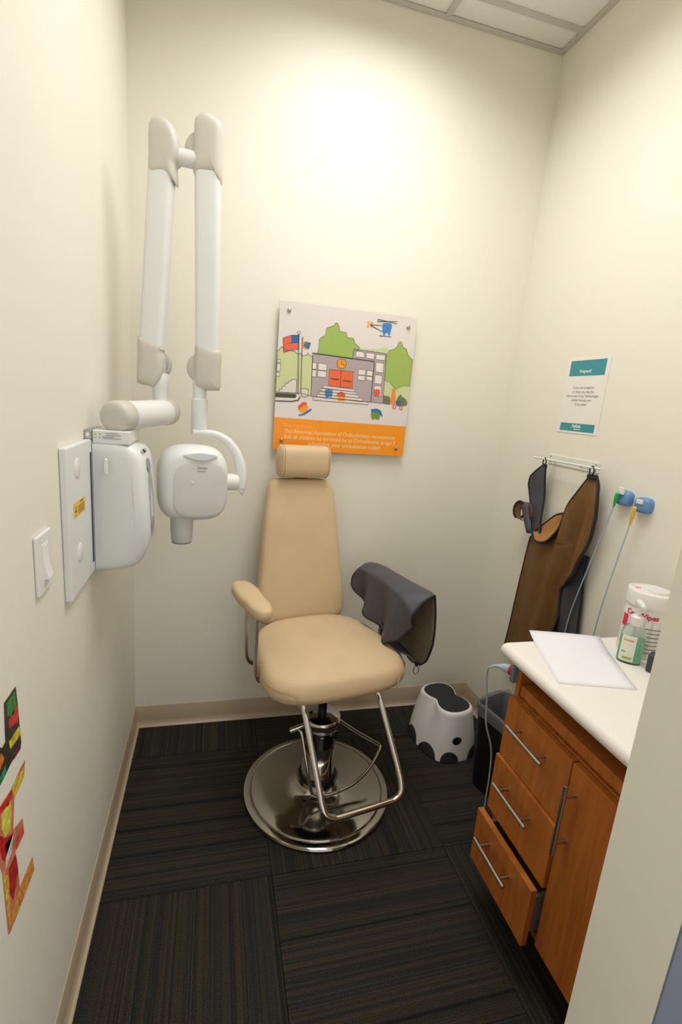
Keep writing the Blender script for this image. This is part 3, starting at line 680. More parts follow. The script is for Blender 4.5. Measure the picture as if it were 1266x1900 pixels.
merge(*gs).obj('notice_lettering', gp, sg, world=True)

# ================================================================== WALL DECALS (lower left)
K = {
    'card': [(-1293, 999), (-1246, 999), (-1243, 964), (-1242, 931), (-1240, 884), (-1297, 880), (-1306, 879), (-1331, 877), (-1352, 878), (-1349, 952), (-1334, 950), (-1311, 931), (-1299, 933)],
    'card_green': [(-1286, 993), (-1251, 993), (-1249, 968), (-1266, 958), (-1287, 971)],
    'card_red': [(-1283, 960), (-1247, 966), (-1243, 943), (-1248, 932), (-1285, 946)],
    'card_yel': [(-1287, 923), (-1244, 921), (-1241, 901), (-1285, 908)],
    'card_pur': [(-1296, 887), (-1259, 890), (-1242, 884), (-1245, 876), (-1273, 879)],
    'card_grn2': [(-1329, 889), (-1306, 895), (-1306, 879), (-1331, 877)],
    'card_or': [(-1348, 931), (-1317, 926), (-1309, 909), (-1327, 902), (-1348, 900)],
    'card2': [(-1310, 995), (-1307, 978), (-1310, 941), (-1317, 941), (-1340, 945), (-1339, 1008)],
    'shard': [(-1357, 847), (-1321, 839), (-1290, 835), (-1248, 841), (-1229, 840), (-1239, 814), (-1285, 810), (-1297, 758), (-1257, 742), (-1256, 708), (-1296, 710), (-1291, 680), (-1290, 627), (-1227, 625), (-1223, 590), (-1290, 589), (-1341, 591), (-1345, 594), (-1347, 721), (-1365, 802)],
    'sh_red': [(-1352, 845), (-1293, 835), (-1290, 823), (-1308, 818), (-1328, 829), (-1344, 831)],
    'sh_red2': [(-1354, 808), (-1327, 772), (-1298, 753), (-1321, 743), (-1339, 737), (-1347, 754)],
    'sh_yel': [(-1289, 837), (-1236, 831), (-1240, 816), (-1284, 813)],
    'sh_yel2': [(-1335, 824), (-1318, 822), (-1298, 820), (-1300, 791), (-1310, 771), (-1327, 775), (-1339, 801)],
    'sh_white': [(-1329, 763), (-1298, 753), (-1311, 727), (-1336, 720)],
    'sh_red3': [(-1326, 708), (-1296, 707), (-1293, 668), (-1318, 633), (-1329, 658)],
    'sh_or': [(-1315, 616), (-1290, 627), (-1229, 623), (-1225, 592), (-1290, 591), (-1337, 595), (-1337, 614)],
    'sh_yel3': [(-1347, 721), (-1331, 702), (-1333, 639), (-1340, 600)],
    'sh_pink': [(-1292, 730), (-1259, 732), (-1257, 711), (-1292, 712)],
}
def df(u, v, t, lay=0): return (.0006+.0002*lay+t, u/1000, v/1000)
def decal(parent, name, key, rgb, lay):
    return G().prism(K[key], lambda u, v, t: df(u, v, t, lay), .0002).obj(name, mat('decal_%d_%d_%d' % rgb, rgb, .4, noise=.25, nscale=90), parent, world=True)
d1 = thing('wall_decal', 'small multicoloured torn-edge wall decal, the upper one by the doorway', 'wall decal', (0, -1.29, .93))
G().prism(K['card'], df, .0004).obj('decal_sheet', mat('decal_dark', (58, 52, 40), .4, noise=.3, nscale=80), d1, world=True)
for n, key, c in (('green_patch', 'card_green', (60, 128, 62)), ('red_patch', 'card_red', (196, 60, 52)), ('yellow_patch', 'card_yel', (214, 190, 60)), ('purple_patch', 'card_pur', (92, 40, 52)), ('green_patch', 'card_grn2', (36, 132, 92)), ('orange_patch', 'card_or', (206, 110, 50))):
    decal(d1, n, key, c, 2)
d2 = thing('wall_decal', 'large jagged red, yellow and orange wall decal, the lower one by the doorway', 'wall decal', (0, -1.29, .71))
G().prism(K['shard'], df, .0004).obj('decal_sheet', mat('decal_salmon', (206, 128, 96), .4, noise=.15, nscale=60), d2, world=True)
for n, key, c in (('red_patch', 'sh_red', (208, 48, 34)), ('red_patch', 'sh_red2', (190, 34, 34)), ('yellow_patch', 'sh_yel', (226, 190, 62)), ('yellow_patch', 'sh_yel2', (226, 212, 84)), ('white_patch', 'sh_white', (216, 214, 218)), ('red_patch', 'sh_red3', (176, 44, 40)), ('orange_patch', 'sh_or', (232, 146, 66)), ('yellow_patch', 'sh_yel3', (234, 176, 60)), ('pink_patch', 'sh_pink', (214, 84, 70))):
    decal(d2, n, key, c, 2)

# ================================================================== CABINET + COUNTER
XF = 1.1985
cab = thing('base_cabinet', 'cherry laminate base cabinet with three drawers and a door under the counter', 'cabinet', (1.42, -1.28, 0))
def K_(g, name, m, parent=None, **kw): return g.obj(name, m, parent or cab, world=True, **kw)
YC0, YC1 = -.972, -1.586
K_(G().box((XF+.002, YC0-.018, .105), (W-.004, YC0, .8225)), 'side_panel', wood, bevel=.0008, bseg=1)
K_(G().box((XF+.002, YC1, .105), (W-.004, YC1+.018, .8225)), 'side_panel', wood, bevel=.0008, bseg=1)
K_(G().box((XF+.01, YC1+.018, .105), (W-.004, YC0-.018, .123)), 'bottom_panel', wood)
K_(G().box((XF+.002, YC1+.018, .694), (W-.03, YC0-.018, .711)), 'top_rail', wood, bevel=.0008, bseg=1)
K_(G().box((XF+.01, -1.262, .123), (W-.03, -1.244, .700)), 'divider', wood)
K_(G().box((W-.012, YC1+.018, .123), (W-.004, YC0-.018, .822)), 'back_panel', mat('dark_cabinet_back', (70, 44, 26), .6, noise=.05), bevel=None)
K_(G().box((XF+.075, YC1, .0), (XF+.09, YC0-.0, .105)), 'toe_kick', black)
# pull-out work board in the slot over the drawers
tr = K_(G().box((XF+.004, YC1+.022, .717), (W-.06, YC0-.024, .750)), 'pull_out_board', wood, bevel=.001, bseg=1)
def pull(parent, a, b, stand):
    """steel bar pull from a to b on two posts reaching +x by stand"""
    a, b = Vector(a), Vector(b); d = (b-a).normalized(); g = G().cyl(a, b, .0058, 18)
    h = K_(g, 'handle', steel, parent, bevel=.0008, bseg=1)
    for t in (.17, .83):
        p = a + (b-a)*t; K_(G().cyl(p, p+Vector((stand, 0, 0)), .0045, 14), 'handle_post', steel, parent)
def drawer(x, z0, z1, tilt=0):
    f = K_(G().box((x-.0185, -1.2495, z0), (x, -.9765, z1)), 'drawer_front', wood, bevel=.0012, bseg=1)
    zc = (z0+z1)/2 + .036
    pull(f, (x-.052, -1.030, zc), (x-.052, -1.186, zc), .036)
    return f
drawer(XF, .5145, .706); drawer(XF-.010, .321, .5115)
f3 = drawer(XF-.041, .134, .318)
K_(G().box((XF-.041, -1.236, .16), (XF+.38, -1.226, .278)), 'drawer_side', mat('grey_drawer_metal', (170, 168, 162), .4, metal=.6, noise=.02), f3)
K_(G().box((XF-.041, -1.000, .16), (XF+.38, -.990, .278)), 'drawer_side', MATS['grey_drawer_metal'], f3)
K_(G().box((XF-.041, -1.232, .158), (XF+.38, -.994, .168)), 'drawer_bottom', MATS['grey_drawer_metal'], f3)
dr = K_(G().box((XF-.0185, YC1+.002, .134), (XF, -1.2525, .706)), 'cabinet_door', wood, bevel=.0012, bseg=1)
pull(dr, (XF-.052, -1.279, .668), (XF-.052, -1.279, .468), .036)
# counter with rolled front edge
def cprof():
    z1, z0 = .862, .823; pr = []
    x0, xb = 1.148, W-.001
    for k in range(9):
        t = PI/2 + PI*k/8
        pr.append((x0+.0195+.0195*math.cos(t), (z0+z1)/2+.0195*math.sin(t)))
    pr = [(xb, z1)] + pr + [(xb, z0)]
    return pr
ct = G().loft([[(a, y, b) for a, b in cprof()] for y in (-.944, YF+.001)]).obj('countertop', counter_m, loc=(1.4, -1.27, .823), bevel=.002, bseg=2)
props(ct, 'cream solid-surface countertop with a rolled front edge on the cherry cabinet', 'countertop')
# sheet of paper lifting off the end of the counter
pg = []
for i in range(13):
    row = []
    for j in range(9):
        a, b = i/12, j/8
        c00, c10, c01, c11 = Vector((1.272, -.898, 0)), Vector((1.482, -.958, 0)), Vector((1.176, -1.160, 0)), Vector((1.372, -1.213, 0))
        p = (c00*(1-b)+c10*b)*(1-a) + (c01*(1-b)+c11*b)*a
        lift = .011*max(0, 1-a*2.6)**2 + .0015*math.sin(b*PI)*max(0, 1-a)
        row.append((p.x, p.y, .8628+lift))
    pg.append(row)
pp = G().grid(pg).obj('paper_sheet', mat('white_paper', (240, 238, 244), .7, noise=.004), loc=(1.33, -1.06, .8628), solid=.0004)
props(pp, 'loose white sheet of paper hanging over the end of the counter', 'paper')

# sanitizer pump bottle
bt = thing('sanitizer_bottle', 'clear pump bottle of green hand sanitizer standing on the counter', 'bottle', (1.470, -1.080, .862))
gel = mat('green_gel', (176, 240, 204), .1, trans=.55, ior=1.36, noise=.01)
clear = mat('clear_plastic', (240, 250, 245), .05, trans=1, ior=1.2, noise=.002)
def bring(s, z): return [(a*s, b*s, z) for a, b in superloop(.0305, .0225, 2.6, 32)]
def rot(g, a):
    c_, s_ = math.cos(a), math.sin(a); g.v = [(x*c_-y*s_, x*s_+y*c_, z) for x, y, z in g.v]; return g
BA = math.radians(-40)
rot(G().loft([bring(.9, 0), bring(.98, .002), bring(1, .006), bring(1, .080), bring(.95, .094), bring(.75, .106), bring(.45, .113), bring(.36, .116)]), BA).obj('bottle_shell', clear, bt, ang=50)
rot(G().loft([bring(.88, .003), bring(.94, .006), bring(.94, .070), bring(.9, .072)]), BA).obj('gel', gel, bt, ang=50)
def bfront(u, v, t):
    y = -.0225*(1-abs(u/.0305)**2.6)**(1/2.6) - .0006 - t
    c_, s_ = math.cos(BA), math.sin(BA); return (u*c_-y*s_, u*s_+y*c_, v)
def patch(u0, u1, v0, v1, fn, t=0, n=10): return G().grid([[fn(u0+(u1-u0)*i/n, v, t) for i in range(n+1)] for v in (v0, v1)])
patch(-.027, .008, .008, .084, bfront).obj('bottle_label', mat('pale_label', (236, 234, 222), .5, noise=.01), bt)
text_geo('Sanitizer', lambda u, v, t: bfront(u, v, .0006), width=.026, x=-.023, y=.068, bold=.03).obj('label_lettering', mat('salmon_print', (232, 130, 112), .5, noise=.01), bt)
patch(-.020, .004, .014, .021, bfront, .0005).obj('label_leaf', mat('olive_print', (168, 180, 92), .5, noise=.1), bt)
patch(-.024, -.014, .033, .037, bfront, .0005).obj('label_mark', mat('green_print', (84, 184, 124), .5, noise=.02), bt)
g = G().lathe([(.0165, .112), (.0175, .114), (.0175, .136), (.013, .140), (.0, .140)], 24).cyl((0, 0, .138), (0, 0, .165), .0055, 14)
g.obj('pump_collar', white_pl, bt)
rot(G().loft([[(x, a*.9, .164+.009+b) for a, b in superloop(.0095 if x < .012 else .006, .009 if x < .012 else .005, 3, 20)] for x in (-.014, -.010, .010, .020, .034)]), math.radians(-118)).obj('pump_head', white_pl, bt, ang=50)

# tub of wipes
wp = thing('wipes_tub', 'white round tub of cleaning wipes with pink print behind the sanitizer bottle', 'tub', (1.556, -1.031, .862))
G().lathe([(.056, 0), (.059, .003), (.059, .150), (.057, .156), (0, .156)], 48).obj('tub_body', white_pl, wp, ang=40)
ld = G().lathe([(.0595, .150), (.0625, .153), (.0625, .186), (.060, .192), (.052, .194), (.050, .191), (0, .191)], 48).obj('tub_lid', white_pl, wp, ang=40)
G().lathe([(.026, .189), (.028, .192), (.026, .197), (.012, .199), (0, .199)], 28, (.012, -.012, 0)).obj('lid_flap', mat('frosted_flap', (225, 222, 222), .4, noise=.01), ld)
for a in (130, -50):
    t = math.radians(a); G().prism(circle(.036*math.cos(t), .036*math.sin(t), .009, 14), lambda u, v, d: (u, v, .1912+d), .0004).obj('lid_print', mat('pink_print', (236, 150, 176), .5, noise=.01), ld)
WA = math.atan2(-1.05, -1.246)      # faces the doorway
def tubf(u, v, t): a = WA + u/.059; r = .0594+t; return (r*math.cos(a), r*math.sin(a), v)
patch(-.10, .10, .006, .118, tubf).obj('tub_label', mat('tub_label_paper', (222, 216, 206), .5, noise=.01), wp)
text_geo('CaviWipes', lambda u, v, t: tubf(u, v, .0009), width=.086, height=.015, x=-.053, y=.122, bold=.03).obj('tub_lettering', mat('crimson_print', (212, 36, 92), .5, noise=.01), wp)
patch(-.066, -.046, .080, .117, tubf, .0006).obj('tub_mark', mat('red_print', (226, 48, 78), .5, noise=.02), wp)
g = G()
for i in range(7): g.add(*(lambda q: (q.v, q.f))(patch(.0, .07-.012*(i % 3), .092-i*.012, .0945-i*.012, tubf, .0006)))
g.obj('tub_small_print', gp, wp)
# small black and white timer-like gadget at the jamb
gd = thing('desk_gadget', 'small dark gadget with a white rim standing beside the sanitizer on the counter', 'gadget', (1.494, -1.136, .862))
GA = math.radians(30)
rot(G().box((-.018, -.007, 0), (.018, .012, .052)), GA).obj('gadget_body', mat('dark_grey_plastic', (62, 62, 68), .4, noise=.02), gd, bevel=.006, bseg=3)
rot(G().loft([[(a, -.012, .030+b) for a, b in superloop(.022, .030, 4, 28)], [(a, -.006, .030+b) for a, b in superloop(.022, .030, 4, 28)]]), GA).obj('white_rim', white_pl, gd, bevel=.002)
rot(G().loft([[(a, -.0135, .030+b) for a, b in superloop(.015, .022, 4, 28)], [(a, -.011, .030+b) for a, b in superloop(.015, .022, 4, 28)]]), GA).obj('dark_face', mat('navy_face', (60, 66, 92), .3, noise=.02), gd)

# ================================================================== STEP STOOL
ss = thing('step_stool', 'white toddler step stool with a black figure-eight tread near the corner', 'step stool', (1.385, -.282, 0), math.radians(11))
def eight(s, n=72, grow=0):
    """figure-eight outline, long axis local y"""
    out = []
    for i in range(n):
        t = 2*PI*i/n; r = .0995 + .030*math.cos(2*(t-PI/2)) - .010*math.cos(4*(t-PI/2)) + grow
        out.append((r*math.cos(t)*.98*s, r*math.sin(t)*s))
    return out
def blend(k, n=72, S_=.95):
    """k=0 base outline .. 1 top outline"""
    e = eight(1, n); out = []
    for i in range(n):
        t = 2*PI*i/n; p = 2.7; co, si = math.cos(t), math.sin(t)
        bx = .140*math.copysign(abs(co)**(2/p), co); by = .165*math.copysign(abs(si)**(2/p), si)
        out.append(((bx*(1-k)+e[i][0]*k*1.12)*S_, (by*(1-k)+e[i][1]*k*1.10)*S_))
    return out
def ringz(k, z): return [(a, b, z) for a, b in blend(k)]
R = []
for k, z in ((0, .0), (.10, .03), (.25, .075), (.45, .12), (.66, .16), (.80, .185), (.90, .200)): R.append(ringz(k, z))
R += [[(a*s, b*s, z) for a, b in blend(1)] for s, z in ((1.02, .211), (.985, .218), (.94, .221), (.86, .2215), (.5, .2215), (.05, .2215))]
sb = G().loft(R).obj('stool_body', mat('white_stool_plastic', (236, 233, 230), .3, noise=.005), ss, ang=60)
tp = eight(.94)
G().prism(tp, lambda u, v, t: (u, v, .2200+t), .0030).obj('tread_pad', rubber, ss, bevel=.001, bseg=2)
def on_side(a, z):
    k = interp([(0, 0), (.03, .10), (.075, .25), (.12, .45)], z)[0]; n = 72
    L_ = blend(k); i = a/(2*PI)*n; j = int(i) % n; f = i-int(i)
    return Vector((L_[j][0]*(1-f)+L_[(j+1) % n][0]*f, L_[j][1]*(1-f)+L_[(j+1) % n][1]*f, z))
def side_patch(a0, da, hz, name, m, z0=0, dome=True, off=.002):
    rows = []
    for j in range(7):
        row = []
        for i in range(13):
            u = -1+2*i/12
            top = z0 + hz*math.sqrt(max(0, 1-u*u)) if dome else hz
            z = z0 + (top-z0)*j/6
            p = on_side((a0+u*da) % (2*PI), max(0, z)); d = Vector((p.x, p.y, 0)).normalized()
            row.append(p + d*off)
        rows.append(row)
    return G().grid(rows).obj(name, m, ss, solid=.003)
for a in (-113, -64, -20, 20, 64, 113, 160, 200): side_patch(math.radians(a), .33, .052, 'rubber_foot', rubber)
# hand hole in the front: a black disc painted as the shade inside it
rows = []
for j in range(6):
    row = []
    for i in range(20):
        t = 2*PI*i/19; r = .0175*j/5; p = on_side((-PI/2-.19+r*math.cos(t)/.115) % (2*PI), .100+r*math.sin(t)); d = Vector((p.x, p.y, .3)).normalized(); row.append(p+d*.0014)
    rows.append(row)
G().grid(rows).obj('hand_hole_shade', mat('black_hole_shade', (8, 8, 9), .9, noise=.01), ss, solid=.001)

# ================================================================== WASTE BIN + LINER
wb = thing('waste_bin', 'black rectangular plastic waste bin beside the cabinet', 'waste bin', (1.505, -.640, 0), math.radians(17.5))
def wring(s, z, ins=0): return [(a, b, z) for a, b in superloop((.098-ins)*s, (.142-ins)*s, 7, 44)]
G().loft([wring(.84, 0), wring(.85, .004), wring(.99, .345), wring(1.03, .347), wring(1.03, .366), wring(1.0, .368), wring(1.0, .366, .005), wring(.85, .008, .005)], caps=(True, True)).obj('bin_body', black, wb, ang=35)
ln_m = mat('clear_bin_liner', (196, 198, 202), .25, trans=.75, ior=1.1, noise=.02)
lr = thing('bin_liner', 'clear plastic bag lining the black waste bin', 'bag', (1.505, -.640, .012), math.radians(17.5))
def lring(s, z, ins, ph):
    return [(a*(1+.012*math.sin(i*1.7+ph)), b*(1+.010*math.sin(i*2.3+ph)), z-.012+.004*math.sin(i*1.3+ph)) for i, (a, b) in enumerate(superloop((.098-ins)*s, (.142-ins)*s, 6, 44))]
G().loft([lring(1.045, .325, 0, 0), lring(1.05, .345, 0, .4), lring(1.055, .365, 0, .2), lring(1.045, .377, 0, .3), lring(1.0, .379, 0, .2), lring(.97, .365, .004, .5), lring(.93, .25, .006, .9), lring(.86, .12, .008, .3), lring(.78, .03, .012, .2)], caps=(False, True)).obj('liner_bag', ln_m, lr, ang=60)

# ================================================================== SENSOR HOLDERS AND CABLES (right wall)
blue = mat('blue_holder_plastic', (104, 146, 198), .35, noise=.02, nscale=20)
cable_m = mat('pale_blue_cable', (168, 192, 202), .45, noise=.02)
green = mat('green_plug', (52, 190, 92), .4, noise=.02); yellow = mat('yellow_plug', (232, 200, 84), .4, noise=.02)
for (y, z, colr, nm, ends) in ((-.776, 1.277, green, 'green', ((-.703, .992), (-.664, .80), (-.655, .62), (-.650, .50))), (-.855, 1.270, yellow, 'yellow', ((-.826, 1.10), (-.800, .90), (-.786, .70), (-.775, .50)))):
    hb = thing('sensor_holder', 'blue wall-mounted sensor holder holding the %s plug' % nm, 'holder', (W, y, z), 0, 'blue sensor holders')
    def hr_(s, d): return [(W-d, y+a*s, z+b*s) for a, b in superloop(.0295, .0255, 3, 32)]
    G().loft([hr_(1, 0), hr_(1, .012), hr_(.94, .020), hr_(.8, .024), hr_(.4, .025)]).obj('holder_body', blue, hb, world=True, ang=50)
    G().box((W-.030, y-.010, z+.004 if nm == 'yellow' else z+.012), (W-.022, y+.014, z+.018 if nm == 'yellow' else z+.036)).obj('holder_clip', white_pl, hb, world=True, bevel=.002)
    cb_ = thing('sensor_cable', 'thin pale cable with a %s plug hanging from its holder' % nm, 'cable', (W-.03, y+.01, z), 0, 'sensor cables')
    p0 = Vector((W-.038, y+.005, z+.016 if nm == 'green' else z-.008)); p1 = Vector((W-.030, y+.018, z-.034 if nm == 'green' else z-.070))
    G().tube([p0, p0*.7+p1*.3, p0*.3+p1*.7, p1], [.0060, .0068, .0052, .0026], 12).obj('plug', colr, cb_, world=True, label=nm+' plug')
    pts = [p1] + [Vector((W-.034, a, b)) for i, (a, b) in enumerate(ends)]
    G().tube(pts, .0022, 8, smooth=8).obj('cord', cable_m, cb_, world=True)
# cable with the red-ringed connector on the cabinet side
pc = thing('connector_cable', 'grey cable with a red-ringed connector plugged into the cabinet side', 'cable', (1.19, -.94, .76))
G().box((1.186, -.9718, .742), (1.226, -.955, .796)).obj('socket_block', mat('slate_connector', (104, 124, 134), .4, noise=.02), pc, world=True, bevel=.004)
G().cyl((1.206, -.955, .769), (1.196, -.938, .768), .0155, 20).obj('connector_ring', mat('red_ring', (196, 34, 46), .4, noise=.02), pc, world=True, bevel=.002)
G().tube([(1.197, -.939, .768), (1.189, -.926, .767), (1.178, -.908, .763), (1.168, -.893, .756)], [.0145, .0125, .006, .0032], 14).obj('connector_boot', cable_m, pc, world=True)
G().tube([(1.171, -.898, .758), (1.160, -.884, .742), (1.172, -.868, .695), (1.190, -.862, .60), (1.203, -.860, .52), (1.238, -.860, .422), (1.249, -.860, .315), (1.252, -.860, .18), (1.262, -.868, .05), (1.30, -.88, .006), (1.36, -.90, .004)], .0027, 8, smooth=8).obj('cord', cable_m, pc, world=True)

# ================================================================== APRON RACK + HANGING LEAD APRON
rk = thing('apron_rack', 'white wall bracket with a thin rod holding the brown lead apron', 'rack', (W, -.49, 1.357))
bk_m = mat('white_enamel', (226, 230, 222), .35, noise=.006)
G().box((W-.004, -.631, 1.337), (W, -.352, 1.375)).obj('bracket_plate', bk_m, rk, world=True, bevel=.0012)
for y in (-.365, -.618):
    for z in (1.345, 1.367): G().lathe([(.0, 0), (.0035, 0), (.003, .0015), (0, .0018)], 12, (W-.004, y, z), (-1, 0, 0)).obj('screw', steel, rk, world=True)
G().tube([(W-.05, -.322, 1.3555), (W-.05, -.692, 1.3595)], .0036, 10).obj('rod', bk_m, rk, world=True)
for y in (-.40, -.585): G().tube([(W-.003, y, 1.350), (W-.03, y, 1.350), (W-.05, y, 1.3565)], .003, 8).obj('rod_arm', bk_m, rk, world=True)

brown = mat('brown_apron_vinyl', (112, 78, 38), .55, noise=.06, nscale=30, bump=.15, bscale=900)
tanl = mat('light_brown_apron_lining', (168, 118, 66), .6, noise=.05, nscale=30, bump=.1, bscale=900)
greyc = mat('charcoal_apron_nylon', (74, 73, 82), .5, noise=.05, nscale=40, bump=.2, bscale=1200)
bind = mat('black_binding_tape', (30, 31, 38), .6, noise=.05, nscale=80)
ap = thing('lead_apron', 'brown lead apron with black edging hanging from the wall rack', 'apron', (W-.05, -.5, .47))
AP = lambda g, n, m, parent=None, **kw: g.obj(n, m, parent or ap, world=True, **kw)
rows = [(1.330, -.637, -.668), (1.30, -.622, -.690), (1.25, -.602, -.705), (1.197, -.574, -.712), (1.12, -.545, -.708), (1.08, -.522, -.700), (1.062, -.500, -.695),
        (1.052, -.460, -.692), (1.046, -.410, -.690), (1.03, -.385, -.685), (.97, -.378, -.675), (.93, -.374, -.655), (.905, -.372, -.618), (.886, -.370, -.598), (.80, -.363, -.606), (.737, -.358, -.622), (.60, -.348, -.65), (.48, -.336, -.67)]
def fold(y, z):
    d = max(0, 1.33-z)
    k = min(1, d/.25)
    w_ = .024*k*math.cos((y+.60-.10*d)*58) * math.exp(-((y+.61)/.085)**2) + .004*k*math.sin(y*38+1.0)
    return W-.050 + .010*math.exp(-((z-1.33)/.05)**2) - .012*min(1, d/.4)*math.sin(min(1, max(0, (-.35-y)/.33))*PI) - w_
def sheet(rows, dx, n=26, m=70, fn=fold):
    z1, z0 = rows[0][0], rows[-1][0]; P = []
    for j in range(m+1):
        z = z1+(z0-z1)*j/m; a, b = interp(rows, z)
        P.append([(fn(a+(b-a)*i/n, z)+dx, a+(b-a)*i/n, z) for i in range(n+1)])
    return P
Pb = sheet(rows, 0)
body = AP(G().grid(Pb), 'apron_front', brown, solid=.005, ang=80)
grow = [(1.04, -.60, -.684), (.97, -.46, -.680), (.93, -.45, -.684), (.886, -.44, -.690), (.80, -.43, -.698), (.737, -.43, -.704), (.60, -.42, -.712), (.48, -.41, -.716)]
gfold = lambda y, z: W-.026 - .006*math.sin((y+.5)*40)
Pg = sheet(grow, 0, fn=gfold)
back = AP(G().grid(Pg), 'apron_back', greyc, solid=.005, ang=80, label='charcoal back layer of the apron')
edge = [r[-1] for r in Pb]; AP(G().tube(edge, .0058, 8), 'edge_binding', bind)
edge = [r[0] for r in Pb]; AP(G().tube(edge, .0045, 8), 'edge_binding', bind)
AP(G().tube(Pb[-1], .0058, 8), 'edge_binding', bind); AP(G().tube([r[-1] for r in Pg], .0045, 8), 'edge_binding', bind); AP(G().tube(Pg[-1], .0045, 8), 'edge_binding', bind)
AP(G().box((W-.052, -.672, 1.318), (W-.034, -.633, 1.336)), 'strap_tip', bind, bevel=.004)
# far shoulder strap, its charcoal inside turned to the room
srow = [(1.335, -.386, -.400), (1.305, -.348, -.404), (1.275, -.320, -.408), (1.24, -.312, -.412), (1.20, -.324, -.418), (1.15, -.345, -.428), (1.10, -.365, -.440), (1.045, -.386, -.455)]
sf = lambda y, z: W-.052 - .010*math.sin((y+.31)*24) - .004*math.sin(z*30)
Psr = sheet(srow, 0, 12, 40, sf)
AP(G().grid(Psr), 'shoulder_strap', greyc, solid=.005, ang=80, label='charcoal inside of the shoulder strap')
AP(G().tube([r[0] for r in Psr], .0042, 8), 'edge_binding', bind); AP(G().tube([r[-1] for r in Psr], .0042, 8), 'edge_binding', bind)
# neckline facing that curls outward
lo = [(W-.066, -.408, 1.060), (W-.078, -.440, 1.038), (W-.084, -.475, 1.032), (W-.078, -.515, 1.045), (W-.068, -.548, 1.090), (W-.060, -.566, 1.135), (W-.056, -.574, 1.165)]
hi = [(W-.056, -.412, 1.064), (W-.050, -.438, 1.088), (W-.046, -.468, 1.118), (W-.044, -.500, 1.148), (W-.044, -.530, 1.163), (W-.046, -.555, 1.170), (W-.050, -.578, 1.172)]
LO, HI = spline([Vector(p) for p in lo], 5), spline([Vector(p) for p in hi], 5)
gr = [[a*(1-k/8)+b*(k/8)+Vector((.010*math.sin(PI*k/8), 0, -.004*math.sin(PI*k/8))) for a, b in zip(LO, HI)] for k in range(9)]
AP(G().grid(gr), 'neck_facing', tanl, solid=.004, ang=80, label='light brown neckline facing')
AP(G().tube(LO, .005, 8), 'edge_binding', bind); AP(G().tube(HI, .004, 8), 'edge_binding', bind)
# curled side flap left of the strap
cf = []
for j in range(7):
    t = j/6; c_ = Vector((W-.055-.020*t, -.340+.026*t, 1.122+.004*t)); row = []
    for i in range(25):
        a = math.radians(-70+300*i/24); row.append(c_ + Vector((-.010*math.cos(a), .027*math.cos(a)*(1-.15*t)+0, .042*math.sin(a)*(1-.1*t))))
    cf.append(row)
AP(G().grid(cf), 'curled_flap', brown, solid=.004, ang=80); AP(G().tube(cf[-1], .005, 8), 'edge_binding', bind)
wa, wb_, wc, wd_ = Vector((W-.068, -.318, 1.148)), Vector((W-.062, -.352, 1.168)), Vector((W-.070, -.384, 1.044)), Vector((W-.066, -.412, 1.050))
AP(G().grid([[(wa*(1-k)+wb_*k)*(1-s)+(wc*(1-k)+wd_*k)*s + Vector((-.008*math.sin(k*PI), .006*math.sin(s*PI), 0)) for k in (0, .25, .5, .75, 1)] for s in (0, .2, .4, .6, .8, 1)]), 'flap_web', greyc, solid=.004, ang=80)
for y, z in ((-.391, 1.350), (-.652, 1.354)):
    AP(G().tube([(W-.05+.003*math.sin(2*PI*i/20), y+.0135*math.sin(2*PI*i/20), z-.006+.0165*math.cos(2*PI*i/20)) for i in range(20)], .0026, 8, closed=True), 'hanging_ring', bind)

# ================================================================== LEAD APRON DRAPED OVER THE CHAIR'S ARM
CM = Matrix.Translation(CH) @ Matrix.Rotation(math.radians(10), 4, 'Z')
def cw(x, y, z): return CM @ Vector((x, y, z))
dp = thing('lead_apron', 'charcoal lead apron draped over the armrest of the exam chair', 'apron', tuple(cw(.285, .03, .86)))
DP = lambda g, n, m, parent=None, **kw: g.obj(n, m, parent or dp, world=True, **kw)
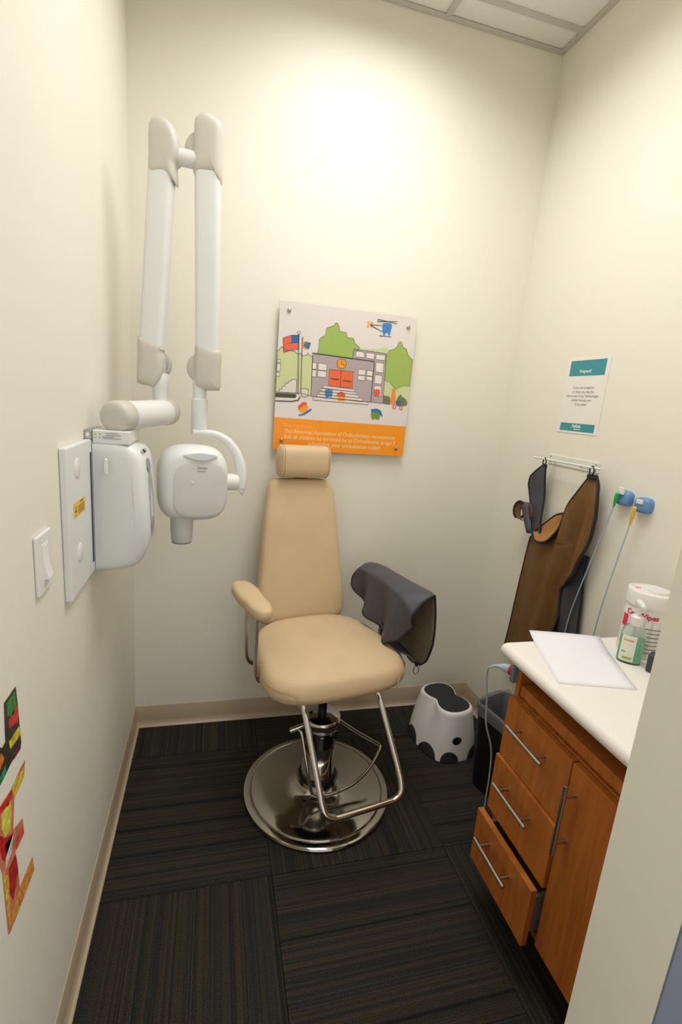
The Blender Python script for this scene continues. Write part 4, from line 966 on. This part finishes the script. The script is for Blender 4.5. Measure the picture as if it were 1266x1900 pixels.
# stations along the arm (y): inner hem z, outer hem z, ridge heights, inner x, outer x
st_ = [(-.165, .752, .665, .805, .876, .244, .330), (-.14, .722, .590, .828, .880, .238, .333), (-.11, .675, .556, .845, .878, .234, .334), (-.06, .642, .548, .853, .873, .233, .334),
       (0, .645, .556, .855, .868, .233, .334), (.07, .668, .575, .853, .864, .233, .334), (.14, .684, .60, .850, .861, .233, .334), (.20, .698, .65, .842, .858, .234, .333), (.25, .722, .70, .834, .852, .238, .332), (.275, .745, .73, .828, .846, .244, .330), (.285, .775, .76, .822, .838, .254, .328)]
def drape(y, t):
    zi, zo, zi_r, zr, xi, xo = interp([(r[0],)+r[1:] for r in st_], y)
    if t < .42:                                   # inner flap, hem -> ridge
        k = t/.42; z = zi+(zi_r-.008-zi)*k
        amp = (1-k)
        x = xi - .004*math.sin(k*PI) + .022*amp*math.sin(y*36+.6) - .008*amp
    elif t < .58:                                 # over the pad
        k = (t-.42)/.16; x = xi+(xo-xi)*k; z = zi_r-.008+(zr-zi_r-.002)*k+.010*math.sin(k*PI) + .003*math.sin(y*30)*math.sin(k*PI)
    else:                                         # outer flap, lining turned to the arm
        k = (t-.58)/.42; z = zr-.010+(zo-zr+.010)*k; x = xo + .014*math.sin(k*PI*.7) + .008*k*math.sin(y*30)
    return Vector((x, y, z))
NY, NT = 48, 60
def dgrid(off):
    P = []
    for j in range(NY+1):
        y = -.165+.45*j/NY; row = []
        for i in range(NT+1):
            t = i/NT; p = drape(y, t)
            q = drape(y, min(1, t+.01))-drape(y, max(0, t-.01)); n_ = Vector((q.z, 0, -q.x)).normalized()    # toward the inside
            row.append(cw(*(p+n_*off)))
        P.append(row)
    return P
P0 = dgrid(0); P1 = dgrid(.0035)
DP(G().grid(P0), 'apron_shell', greyc, solid=.002, ang=80)
DP(G().grid(P1), 'apron_lining', mat('taupe_apron_lining', (128, 116, 96), .6, noise=.05, nscale=30, bump=.1), solid=.002, ang=80, label='taupe lining')
for e in ([r[0] for r in P0], [r[-1] for r in P0], P0[0], P0[-1]): DP(G().tube(e, .0046, 8), 'edge_binding', bind)
rc = cw(.340, -.095, .528)
DP(G().tube([rc+Vector((.011*math.sin(2*PI*i/20), -.002, .017*math.cos(2*PI*i/20))) for i in range(20)], .0022, 8, closed=True), 'hanging_ring', steel)
DP(G().tube([cw(.338, -.095, .556), cw(.340, -.095, .544)], .006, 8), 'ring_tab', bind)
# loose lower fold resting against the seat edge
fd = [[cw(.245+.05*v-.012*math.sin(u*PI), .10-.27*u, .668-.035*u-.028*v+.014*math.sin(u*7)*(1-v)) for u in [i/14 for i in range(15)]] for v in [j/6 for j in range(7)]]
DP(G().grid(fd), 'lower_fold', greyc, solid=.004, ang=80); DP(G().tube(fd[-1], .0042, 8), 'edge_binding', bind)
